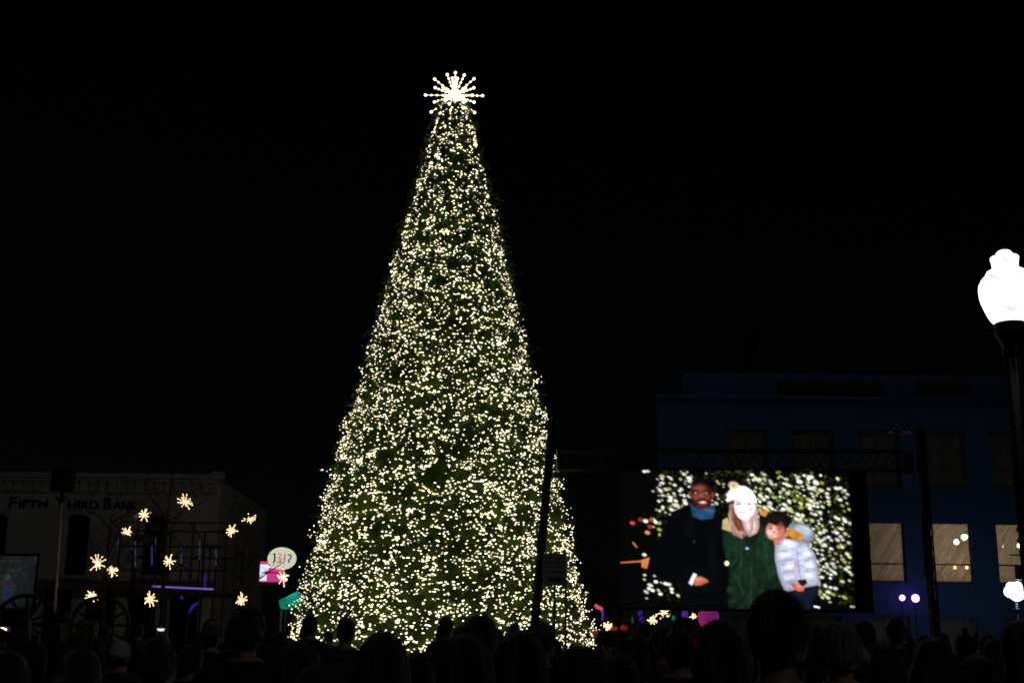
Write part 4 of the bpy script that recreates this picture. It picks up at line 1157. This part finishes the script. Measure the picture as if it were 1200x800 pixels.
def hand(b, w_, d, up, s_):
    """palm and five fingers from wrist w_, pointing along d; up = back of the hand"""
    d = Vector(d).normalized(); up = Vector(up); up = (up - d * up.dot(d)).normalized(); sd = d.cross(up) * s_
    pal = Vector(w_) + d * .05
    b.ball(pal, .042, .020, .05, 10, 8, Matrix((sd, up, d)).transposed())
    for k, (o_, L) in enumerate(((-.033, .062), (-.011, .075), (.011, .07), (.033, .055))):
        p0 = pal + sd * o_ * 1.05 + d * .035; p1 = p0 + d * L * .55 - up * .006; p2 = p1 + d * L * .4 - up * .022
        capsule(b, p0, p1, .0105, .0095, 8); capsule(b, p1, p2, .0095, .008, 8)
    t0 = pal - sd * .035 - d * .02; t1 = t0 - sd * .03 + d * .03; t2 = t1 - sd * .004 + d * .032
    capsule(b, t0, t1, .0125, .011, 8); capsule(b, t1, t2, .011, .009, 8)


def body_mesh(name, arms, girth=1.0, stance=.1):
    b = MB()
    # head, jaw, nose, brow, ears, neck
    b.ball((0, .0, 1.640), .076, .095, .108, 20, 14); b.ball((0, .028, 1.572), .055, .066, .058, 14, 10)
    capsule(b, (0, .098, 1.640), (0, .116, 1.604), .010, .015, 8); b.ball((0, .083, 1.668), .05, .02, .012, 12, 8)
    b.ball((0, .092, 1.574), .026, .014, .008, 10, 8); b.ball((0, .090, 1.56), .022, .013, .008, 10, 8); b.ball((0, .082, 1.532), .022, .018, .016, 10, 8)
    for s_ in (-1, 1):
        b.ball((s_ * .080, -.008, 1.628), .012, .022, .032, 10, 8); b.ball((s_ * .045, .07, 1.61), .022, .022, .02, 10, 8)
    capsule(b, (0, -.02, 1.40), (0, -.004, 1.56), .064, .056)
    # coat: shoulders, chest, waist, skirt
    G = girth
    capsule(b, (-.15 * G, -.01, 1.395), (.15 * G, -.01, 1.395), .078, .078); capsule(b, (-.06, -.01, 1.44), (.06, -.01, 1.44), .07, .07)
    b.ball((0, 0, 1.26), .195 * G, .135 * G, .20, 20, 14); b.ball((0, .005, 1.08), .180 * G, .13 * G, .2, 20, 14); b.ball((0, 0, .90), .20 * G, .145 * G, .2, 20, 14)
    # collar roll
    for k in range(12):
        a0, a1 = k * math.pi / 6, (k + 1) * math.pi / 6
        capsule(b, (.078 * math.cos(a0), .075 * math.sin(a0) - .015, 1.468), (.078 * math.cos(a1), .075 * math.sin(a1) - .015, 1.468), .026, .026, 8)
    for s_ in (-1, 1):
        hip, knee, ank = (s_ * .09, 0, .9), (s_ * stance, .02, .50), (s_ * (stance + .01), -.02, .09)
        capsule(b, hip, knee, .095, .066); capsule(b, knee, ank, .064, .046)
        capsule(b, (s_ * (stance + .01), -.04, .055), (s_ * (stance + .025), .16, .04), .052, .038)
        sh = Vector((s_ * .195 * G, -.01, 1.385))
        el, wr, hd, up = arms[0 if s_ < 0 else 1]
        el = Vector((s_ * el[0], el[1], el[2])); wr = Vector((s_ * wr[0], wr[1], wr[2]))
        capsule(b, sh, el, .070, .058); capsule(b, el, wr, .056, .046)
        hand(b, wr, Vector((s_ * hd[0], hd[1], hd[2])), Vector((s_ * up[0], up[1], up[2])), s_)
    me = b.mesh(name)
    o = bpy.data.objects.new('body_source', me); COL.objects.link(o)
    rm = o.modifiers.new('r', 'REMESH'); rm.mode = 'VOXEL'; rm.voxel_size = .0115; rm.use_smooth_shade = True
    sm = o.modifiers.new('s', 'SMOOTH'); sm.factor = .5; sm.iterations = 2
    out = bpy.data.meshes.new_from_object(o.evaluated_get(bpy.context.evaluated_depsgraph_get()))
    bpy.data.objects.remove(o); bpy.data.meshes.remove(me); out.name = name
    n = len(out.polygons); ce = np.empty(n * 3); out.polygons.foreach_get('center', ce); ce = ce.reshape(-1, 3)
    idx = np.ones(n, int)
    idx[ce[:, 2] > 1.487] = 0
    idx[ce[:, 2] < .80] = 2; idx[ce[:, 2] < .1] = 3
    for s_, a_ in ((-1, arms[0]), (1, arms[1])):
        w_ = np.array((s_ * a_[1][0], a_[1][1], a_[1][2])); dr = np.array((s_ * a_[2][0], a_[2][1], a_[2][2])); dr = dr / np.linalg.norm(dr)
        rel = ce - w_; t = rel @ dr; rr_ = np.linalg.norm(rel - t[:, None] * dr, axis=1)
        idx[(t > .012) & (t < .24) & (rr_ < .09)] = 0
    out['slots'] = 1
    out.polygons.foreach_set('material_index', idx.tolist()); out.polygons.foreach_set('use_smooth', [True] * n)
    return out


DOWN = ((.27, -.03, 1.12), (.265, .06, .90), (0, .15, -1), (1, 0, 0))
POCK = ((.28, -.06, 1.12), (.20, .10, .98), (-.5, .5, -.6), (.6, .6, 0))
PHONE = ((.25, .17, 1.30), (.12, .36, 1.60), (-.25, .3, .9), (.3, -1, 0))
bodies = {'down': body_mesh('body_arms_down', (DOWN, DOWN)), 'pocket': body_mesh('body_hands_low', (POCK, POCK), 1.1), 'slim': body_mesh('body_slim', (POCK, DOWN), .9, .08),
          'phone': body_mesh('body_arms_up', (PHONE, PHONE))}


def shell(fn, nu, nv, keep):
    """surface (u round, v downward) with only the faces keep() accepts"""
    b = MB(); vs_ = [[fn(i / nu, j / nv) for i in range(nu)] for j in range(nv + 1)]
    fl = [q for r_ in vs_ for q in r_]; fs_ = []
    for j in range(nv):
        for i in range(nu):
            q = (j * nu + i, j * nu + (i + 1) % nu, (j + 1) * nu + (i + 1) % nu, (j + 1) * nu + i)
            c = sum((Vector(fl[k]) for k in q), Vector()) / 4
            if keep(c): fs_.append(q)
    b.add(fl, fs_[::1]); b.f = [tuple(reversed(q)) for q in b.f]
    return b


def hn(a, z, s): return math.sin(a * 7 + s) * .35 + math.sin(a * 17 + 3 * s + z * 4) * .3 + math.sin(a * 31 + s * 5 + z * 9) * .35


HC = Vector((0, -.004, 1.645))


def short_hair(s, thick=1.0):
    def fn(u_, v_):
        a = u_ * 2 * math.pi; p_ = v_ * math.pi * .72
        k = 1 + .035 * thick * hn(a, p_, s) + .02 * math.sin(p_ * 40 + a * 9)
        r = Vector((.086 * math.sin(p_) * math.cos(a), .104 * math.sin(p_) * math.sin(a), .122 * math.cos(p_))) * k * (1 + .05 * (thick - 1))
        return HC + r + Vector((0, -.006, 0))
    kp = lambda c: not (c.y > .045 and c.z < 1.685) and not (abs(c.x) > .06 and c.y > -.01 and c.z < 1.63)
    b_ = shell(fn, 48, 26, kp); b_.extra = MB(); strands(b_.extra, fn, 260, s, 1.0, kp)
    return b_


def long_hair(s, L=.40, wide=1.0):
    def fn(u_, v_):
        a = u_ * 2 * math.pi
        if v_ < .4:
            p_ = v_ / .4 * math.pi / 2
            r = Vector((.094 * math.sin(p_) * math.cos(a), .108 * math.sin(p_) * math.sin(a), .124 * math.cos(p_)))
            k = 1 + .02 * hn(a, 0, s)
            return HC + r * k + Vector((0, -.008, 0))
        t = (v_ - .4) / .6
        fl_ = 1 + (.34 * wide * math.sin(min(1, t * 1.25) * math.pi / 2)) - .12 * max(0, t - .75)
        k = fl_ * (1 + .03 * hn(a, t * 2, s) + .02 * math.sin(t * 9 + a * 3 + s))
        return HC + Vector((.094 * math.cos(a) * k, .108 * math.sin(a) * k * (1 - .15 * t) - .008 - .04 * t, -L * t + .02 * hn(a, 1, s + 2) * t))
    kp = lambda c: not (c.y > .05 and c.z < 1.69) and not (c.y > .02 and c.z < 1.6)
    b_ = shell(fn, 64, 30, kp); b_.extra = MB(); strands(b_.extra, fn, 420, s + 9, 1.0, kp)
    return b_


def curly(s):
    g_ = random.Random(s)

    b_ = short_hair(s, 2.2)
    for _ in range(130):
        a, p_ = g_.uniform(0, 6.283), math.acos(g_.uniform(-.35, 1))
        q = HC + Vector((.092 * math.sin(p_) * math.cos(a), .108 * math.sin(p_) * math.sin(a) - .006, .126 * math.cos(p_)))
        if q.y > .05 and q.z < 1.69: continue
        b_.ball(q, g_.uniform(.010, .02), nu=6, nv=4)
    return b_


def beanie(pom=False, ear=False):
    b_ = MB(); rip = lambda q, z: .018 * math.cos(28 * q)
    b_.lathe([(.094, -.03), (.103, -.02), (.105, .02), (.100, .03), (.097, .034), (.095, .06), (.086, .09), (.068, .115), (.04, .132), (.012, .139), (.001, .14)], 56, tuple(HC + Vector((0, -.004, .012))), .93, 1.1, rip)
    if pom: b_.ball(HC + Vector((0, 0, .175)), .032, nu=12, nv=8)
    return b_


def cap():
    b_ = MB(); b_.lathe([(.092, -.01), (.098, .02), (.094, .06), (.078, .095), (.05, .115), (.015, .124), (.001, .125)], 32, tuple(HC + Vector((0, -.004, .02))), .93, 1.1)
    n_ = 14; vs_ = []
    for k in range(n_ + 1):
        q = math.pi * (.15 + .7 * k / n_)
        vs_ += [HC + Vector((.086 * math.cos(q), .1 * math.sin(q), .02)), HC + Vector((.105 * math.cos(q), .185 * math.sin(q), .002)), HC + Vector((.105 * math.cos(q), .183 * math.sin(q), -.006)), HC + Vector((.086 * math.cos(q), .1 * math.sin(q), .012))]
    b_.add(vs_, [(4 * k + i, 4 * k + (i + 1) % 4, 4 * k + 4 + (i + 1) % 4, 4 * k + 4 + i) for k in range(n_) for i in range(4)])
    b_.ball(HC + Vector((0, -.004, .146)), .01, nu=8, nv=6)
    return b_


def hood(s):
    def fn(u_, v_):
        a = u_ * 2 * math.pi; p_ = v_ * math.pi * .8
        k = 1 + .03 * hn(a, p_, s)
        drop = -.12 * max(0, v_ - .55) / .45
        return HC + Vector((.108 * math.sin(p_) ** .8 * math.cos(a) * k, .128 * math.sin(p_) ** .8 * math.sin(a) * k - .012, .140 * math.cos(p_) + drop))
    return shell(fn, 48, 26, lambda c: not (c.y > .075 and c.z < 1.715))


def finish(b_, name, th):
    me = b_.mesh(name)
    o = bpy.data.objects.new('hair_source', me); COL.objects.link(o)
    sd = o.modifiers.new('s', 'SOLIDIFY'); sd.thickness = th; sd.offset = 0
    sb = o.modifiers.new('b', 'SUBSURF'); sb.levels = 1; sb.render_levels = 1
    out = bpy.data.meshes.new_from_object(o.evaluated_get(bpy.context.evaluated_depsgraph_get()))
    bpy.data.objects.remove(o); out.name = name
    ex = getattr(b_, 'extra', None)
    if ex and ex.v:
        import bmesh
        em = ex.mesh('strands'); q = bmesh.new(); q.from_mesh(out); q.from_mesh(em); q.to_mesh(out); q.free(); bpy.data.meshes.remove(em)
    out.polygons.foreach_set('use_smooth', [True] * len(out.polygons))
    out.materials.clear(); out.materials.append(None)
    return out


def strands(b_, fn, n, seed, v1, keep):
    g_ = random.Random(seed)
    for _ in range(n):
        u0, tw, off = g_.random(), g_.uniform(-.03, .03), g_.uniform(.002, .012)
        v0 = g_.uniform(.02, .3); ve = g_.uniform(v0 + .3, v1); pts = []
        for k in range(8):
            t = k / 7; q = Vector(fn((u0 + tw * t) % 1, v0 + (ve - v0) * t)); o = (q - HC); o.z *= .3
            pts.append(q + o.normalized() * (off * (1 + t) + g_.uniform(-.001, .001)))
        if all(keep(p_) for p_ in pts):
            o = len(b_.v); sd = Vector((pts[0].y - HC.y, -(pts[0].x), 0)).normalized() * .0011
            b_.add([p_ + sd * s_ for p_ in pts for s_ in (-1, 1)], [(2 * k, 2 * k + 1, 2 * k + 3, 2 * k + 2) for k in range(7)])


tops = {}
for s in range(3):
    tops['short%d' % s] = ('hair', finish(short_hair(s * 1.7), 'hair', .012)); tops['long%d' % s] = ('hair', finish(long_hair(s * 2.3, .36 + .06 * s, .8 + .25 * s), 'hair', .014))
tops['curly0'] = ('hair', finish(curly(3), 'hair', .01)); tops['bob0'] = ('hair', finish(long_hair(4, .16, .9), 'hair', .014))
tops['hood0'] = ('hood', finish(hood(1), 'hood', .016)); tops['cap0'] = ('cap', cap().mesh('cap', None, True)); tops['beanie0'] = ('knit_hat', beanie().mesh('knit_hat', None, True)); tops['pom0'] = ('knit_hat', beanie(True).mesh('knit_hat', None, True))
for k in ('cap0', 'beanie0', 'pom0'): tops[k][1].materials.append(None)

hairm = [mat('dark_hair', (.012, .009, .007), .3, .5, 9, .5, 30, spec=.9, sheen=.9, stretch=(14, 14, 1.2)), mat('brown_hair', (.035, .02, .012), .3, .5, 9, .5, 30, spec=.9, sheen=.9, stretch=(14, 14, 1.2)),
         mat('fair_hair', (.14, .09, .045), .4, .4, 9, .5, 30, sheen=.6, stretch=(14, 14, 1.2)), mat('grey_hair', (.30, .29, .27), .45, .4, 12, .6, 40, sheen=.8, stretch=(8, 8, 3))]
skinm = [mat('skin_a', (.42, .25, .18), .5, .1, 8), mat('skin_b', (.20, .105, .07), .5, .1, 8), mat('skin_c', (.08, .04, .028), .5, .1, 8)]
coatm = [mat('coat_black', (.010, .010, .011), .75, .3, 12, .3, 60, sheen=.5), mat('coat_navy', (.012, .016, .035), .7, .3, 12, .3, 60, sheen=.5), mat('coat_grey', (.06, .06, .062), .8, .3, 12, .3, 60, sheen=.5),
         mat('coat_brown', (.045, .03, .02), .8, .3, 12, .3, 60, sheen=.5), mat('coat_red', (.11, .012, .012), .75, .3, 12, .3, 60, sheen=.5), mat('coat_green', (.02, .032, .018), .75, .3, 12, .3, 60, sheen=.5), mat('coat_pale', (.24, .25, .27), .6, .25, 14, .4, 30)]
trou = [mat('jeans', (.02, .028, .05), .85, .3, 20), mat('trousers_black', (.012, .012, .012), .85, .3, 20)]
shoe = mat('boots', (.02, .016, .013), .6, .3, 20)
knit_white = mat('white_knit', (.55, .56, .55), .9, .2, 14, .6, 70); knit_blue = mat('slate_knit', (.10, .14, .18), .9, .2, 14, .6, 70); knit_dark = mat('dark_knit', (.02, .02, .025), .9, .3, 14, .6, 70)


def patterned():
    m = mat('patterned_knit', (.2, .2, .2), .9, .2, 10)
    n, l = m.node_tree.nodes, m.node_tree.links
    tc = n.new('ShaderNodeTexCoord'); sp = n.new('ShaderNodeSeparateXYZ'); l.new(tc.outputs['Object'], sp.inputs[0])
    mr = n.new('ShaderNodeMapRange'); mr.inputs[1].default_value, mr.inputs[2].default_value = 1.60, 1.80; l.new(sp.outputs[2], mr.inputs[0])
    rp = n.new('ShaderNodeValToRGB'); rp.color_ramp.interpolation = 'CONSTANT'
    E = rp.color_ramp.elements; E[0].color = (.09, .12, .20, 1); E[1].position = .85; E[1].color = (.28, .10, .05, 1)
    for pos, c in ((.25, (.2, .2, .22)), (.4, (.25, .09, .04)), (.5, (.10, .14, .24)), (.68, (.28, .26, .22))):
        q = E.new(pos); q.color = (*c, 1)
    l.new(mr.outputs[0], rp.inputs[0]); l.new(rp.outputs[0], n['Principled BSDF'].inputs['Base Color'])
    return m


knit_pat = patterned()
placed = []


def person(px, ytop, D, label, body='down', topk='short0', hm=0, coat=0, skin=0, yaw=0.0, group='crowd watching the tree', extra_hair=None, hat_mat=None):
    hatted = topk[:3] in ('bea', 'pom', 'cap', 'hoo')
    hgt = {'pom': 1.85, 'bea': 1.795, 'cap': 1.80, 'hoo': 1.79}.get(topk[:3], 1.768)
    p_ = P(px, ytop, D)
    for _ in range(30):
        if all((p_.x - q[0]) ** 2 + (p_.y - q[1]) ** 2 > .40 ** 2 for q in placed): break
        D += .09; p_ = P(px, ytop, D)
    placed.append((p_.x, p_.y))
    k = p_.z / hgt
    e = empty('person', (p_.x, D, 0), yaw); e.scale = (k ** .5 * .99, k ** .5 * .99, k); tag(e, label, 'person', group)
    if k < .86: e.scale = (k, k, k)
    bo = link('body', bodies[body], e)
    if len(bo.data.materials) < 4:
        for m_ in (skinm[0], coatm[0], trou[0], shoe): bo.data.materials.append(m_)
    for i, m_ in enumerate((skinm[skin], coatm[coat], trou[hash(px) % 2 if isinstance(px, int) else 1], shoe)):
        bo.material_slots[i].link = 'OBJECT'; bo.material_slots[i].material = m_
    nm, me = tops[topk]
    h = link(nm, me, e); h.material_slots[0].link = 'OBJECT'
    h.material_slots[0].material = hat_mat if hat_mat else (coatm[coat] if nm == 'hood' else (knit_dark if hatted else hairm[hm]))
    if hatted and nm != 'hood':
        h2 = link('hair', tops[extra_hair or 'short0'][1], e); h2.scale = (.97, .97, .985); h2.location = (0, 0, .012 if not extra_hair else .0)
        h2.material_slots[0].link = 'OBJECT'; h2.material_slots[0].material = hairm[hm]
    return e


near = [
    # px, ytop, D, label, body, top, hair, coat, skin, yaw
    (908, 692, 3.8, 'tall short-haired man in black, nearest head, below the video screen', 'pocket', 'short0', 0, 0, 0, .05),
    (983, 733, 6.0, 'grey-haired person right of the tallest dark head', 'down', 'curly0', 3, 2, 0, -.15),
    (1095, 748, 7.0, 'dark-haired person with a lit hair rim below the right mast', 'slim', 'bob0', 1, 0, 0, -1.1),
    (1195, 727, 6.0, 'brown-haired person cut by the right edge under the distant lamp', 'down', 'long0', 1, 3, 0, .1),
    (842, 727, 5.6, 'dark-haired person directly below the magenta balloon', 'down', 'bob0', 0, 2, 0, .1),
    (795, 736, 7.2, 'dark head left of the magenta balloon, lower than its neighbour', 'pocket', 'short1', 0, 0, 0, .2),
    (679, 757, 5.0, 'person in a brown hood at the right foot of the tree', 'down', 'hood0', 1, 3, 0, .2),
    (635, 726, 8.5, 'person in a slate blue cap in front of the grey panel sign', 'pocket', 'cap0', 1, 1, 0, -.9),
    (612, 740, 5.3, 'long-haired woman just left of the slate blue cap', 'slim', 'long1', 0, 0, 0, -.1),
    (564, 722, 6.6, 'short dark head rising highest before the middle of the tree', 'down', 'short2', 0, 0, 0, -.2),
    (546, 744, 4.7, 'woman with wide long dark hair at the bottom centre', 'slim', 'long2', 0, 0, 0, .1),
    (490, 765, 6.0, 'low dark head between the two long-haired women', 'slim', 'short1', 0, 0, 0, 0),
    (449, 742, 5.0, 'woman with long dark hair below the left half of the tree', 'slim', 'long1', 1, 0, 0, .05),
    (406, 724, 12.0, 'short-haired man standing clear against the lower left lights', 'down', 'short0', 0, 2, 0, 0),
    (364, 720, 15.0, 'narrow dark figure at the left corner of the tree', 'slim', 'short2', 0, 0, 0, .1),
    (349, 752, 5.2, 'woman with long hair below the left corner of the tree', 'slim', 'long2', 1, 0, 0, .2),
    (377, 779, 4.6, 'rounded head at the very bottom below the left half of the tree', 'down', 'hood0', 0, 2, 0, 0),
    (97, 760, 6.0, 'dark head with a pale rim at the lower left', 'down', 'bob0', 1, 0, 0, -.3),
    (142, 750, 11.0, 'person in a white knit hat at the lower left', 'down', 'beanie0', 1, 2, 0, -.3),
    (185, 750, 6.0, 'dark head right of the white knit hat', 'pocket', 'curly0', 0, 0, 0, .1),
    (10, 764, 5.5, 'long-haired head in the bottom left corner', 'slim', 'long0', 1, 3, 0, .1),
    (250, 724, 11.5, 'person in a patterned orange and blue knit hat', 'down', 'beanie0', 0, 1, 0, 0),
    (291, 713, 7.0, 'large dark head between the patterned hat and the teal tent', 'pocket', 'curly0', 0, 0, 0, .1),
    (523, 722, 16.0, 'small upright dark head before the base of the tree', 'slim', 'short1', 0, 4, 1, 0),
    (711, 739, 13.0, 'head in a dark hat directly below the crown-like starburst', 'down', 'beanie0', 1, 0, 0, 2.6),
    (776, 735, 9.5, 'bare-faced person turned left under the larger right starburst', 'down', 'short2', 1, 4, 0, 1.4),
    (1048, 724, 12.5, 'dark figure directly below the purple spotlights', 'pocket', 'short1', 0, 0, 1, 0),
    (1012, 727, 14.0, 'tall dark figure below the right edge of the video screen', 'down', 'hood0', 0, 0, 0, 0),
    (1130, 735, 12.0, 'dark head before the sheeted ground-floor window', 'down', 'pom0', 0, 5, 0, 0),
    (1163, 749, 13.0, 'pale-coated person left of the right-edge head', 'slim', 'long0', 1, 6, 0, .4),
    (1036, 752, 8.5, 'person lighting a small blue phone at the lower right', 'phone', 'bob0', 0, 0, 0, .3),
    (179, 734, 19.0, 'person holding up a glowing phone below the scaffold', 'phone', 'short0', 0, 0, 0, 0),
    (328, 741, 12.0, 'dim head below the teal tent', 'down', 'bob0', 1, 2, 0, -.3),
    (225, 755, 9.0, 'child-high dark head below the patterned hat, to its left', 'slim', 'short1', 0, 1, 0, .1),
    (745, 745, 10.0, 'person in a dark red coat between the tree and the turned face', 'down', 'long0', 0, 4, 0, -.2),
    (40, 752, 9.5, 'dark hooded head below the spoked wheel', 'down', 'hood0', 0, 0, 0, .1),
    (268, 762, 6.8, 'dark head low beneath the patterned hat, to its right', 'pocket', 'short2', 0, 5, 0, 0),
    (1142, 768, 6.5, 'low dark head between the two right-hand brown heads', 'slim', 'long1', 0, 0, 0, 0),
    (725, 768, 5.4, 'low dark head right of the brown hood', 'down', 'short0', 0, 0, 0, .1),
]
special = {19: None}
for t_ in near:
    px, yt, D, lab, bd, tk, hm, ct, sk, yw = t_
    hmat = None
    if 'white knit' in lab and tk == 'beanie0': hmat = knit_white
    if 'patterned orange' in lab: hmat = knit_pat
    if tk == 'cap0': hmat = knit_blue
    o = person(px, yt, D, lab, bd, tk, hm, ct, sk, yw, 'crowd watching the tree', None, hmat)
    if bd == 'phone':
        hp = o.matrix_basis @ Vector((0, .41, 1.72))
        ph = empty('mobile_phone', hp, yw); tag(ph, 'phone with a white glowing screen held up below the scaffold' if px < 600 else 'phone with a small bluish glow at the lower right', 'phone', 'phones held up')
        ph.rotation_euler = (math.radians(-58 if px < 600 else -38), 0, yw if px < 600 else .2)
        MB().box(-.078, .078, 0, .009, -.039, .039).build('case', M['black'], ph)
        if px < 600: MB().box(-.072, .072, -.003, -.0005, -.034, .034).build('display', M['phone'], ph)
        else: MB().box(-.012, .012, -.003, -.0005, -.004, .004).build('display', M['phoneblue'], ph)

# farther rows, seen only as dark heads between the nearer ones
rp_ = random.Random(77)
far = []
while len(far) < 62:
    D = rp_.uniform(13, 26.5); x = rp_.uniform(-20, 1225)
    hz = 735 + .012 * (x - 600); h_ = rp_.uniform(1.5, 1.84)
    yt = hz - (h_ - 1.7) * F / D
    q = P(x, yt, D)
    if any((q.x - a) ** 2 + (q.y - c) ** 2 < .55 ** 2 for a, c in placed): continue
    if abs(x - 140) < 90 and D < 19: continue
    tk = rp_.choice(['short0', 'short1', 'short2', 'long0', 'long1', 'bob0', 'hood0', 'beanie0', 'pom0', 'curly0'])
    far.append(person(x, yt, D, 'dark figure deep in the crowd, only the head showing between nearer ones', rp_.choice(['down', 'pocket', 'slim']), tk, rp_.choice([0, 0, 1, 1, 2]),
                      rp_.choice([0, 0, 1, 2, 3, 5]), rp_.choice([0, 0, 1, 2]), rp_.uniform(-.5, .5), 'far rows of the crowd'))
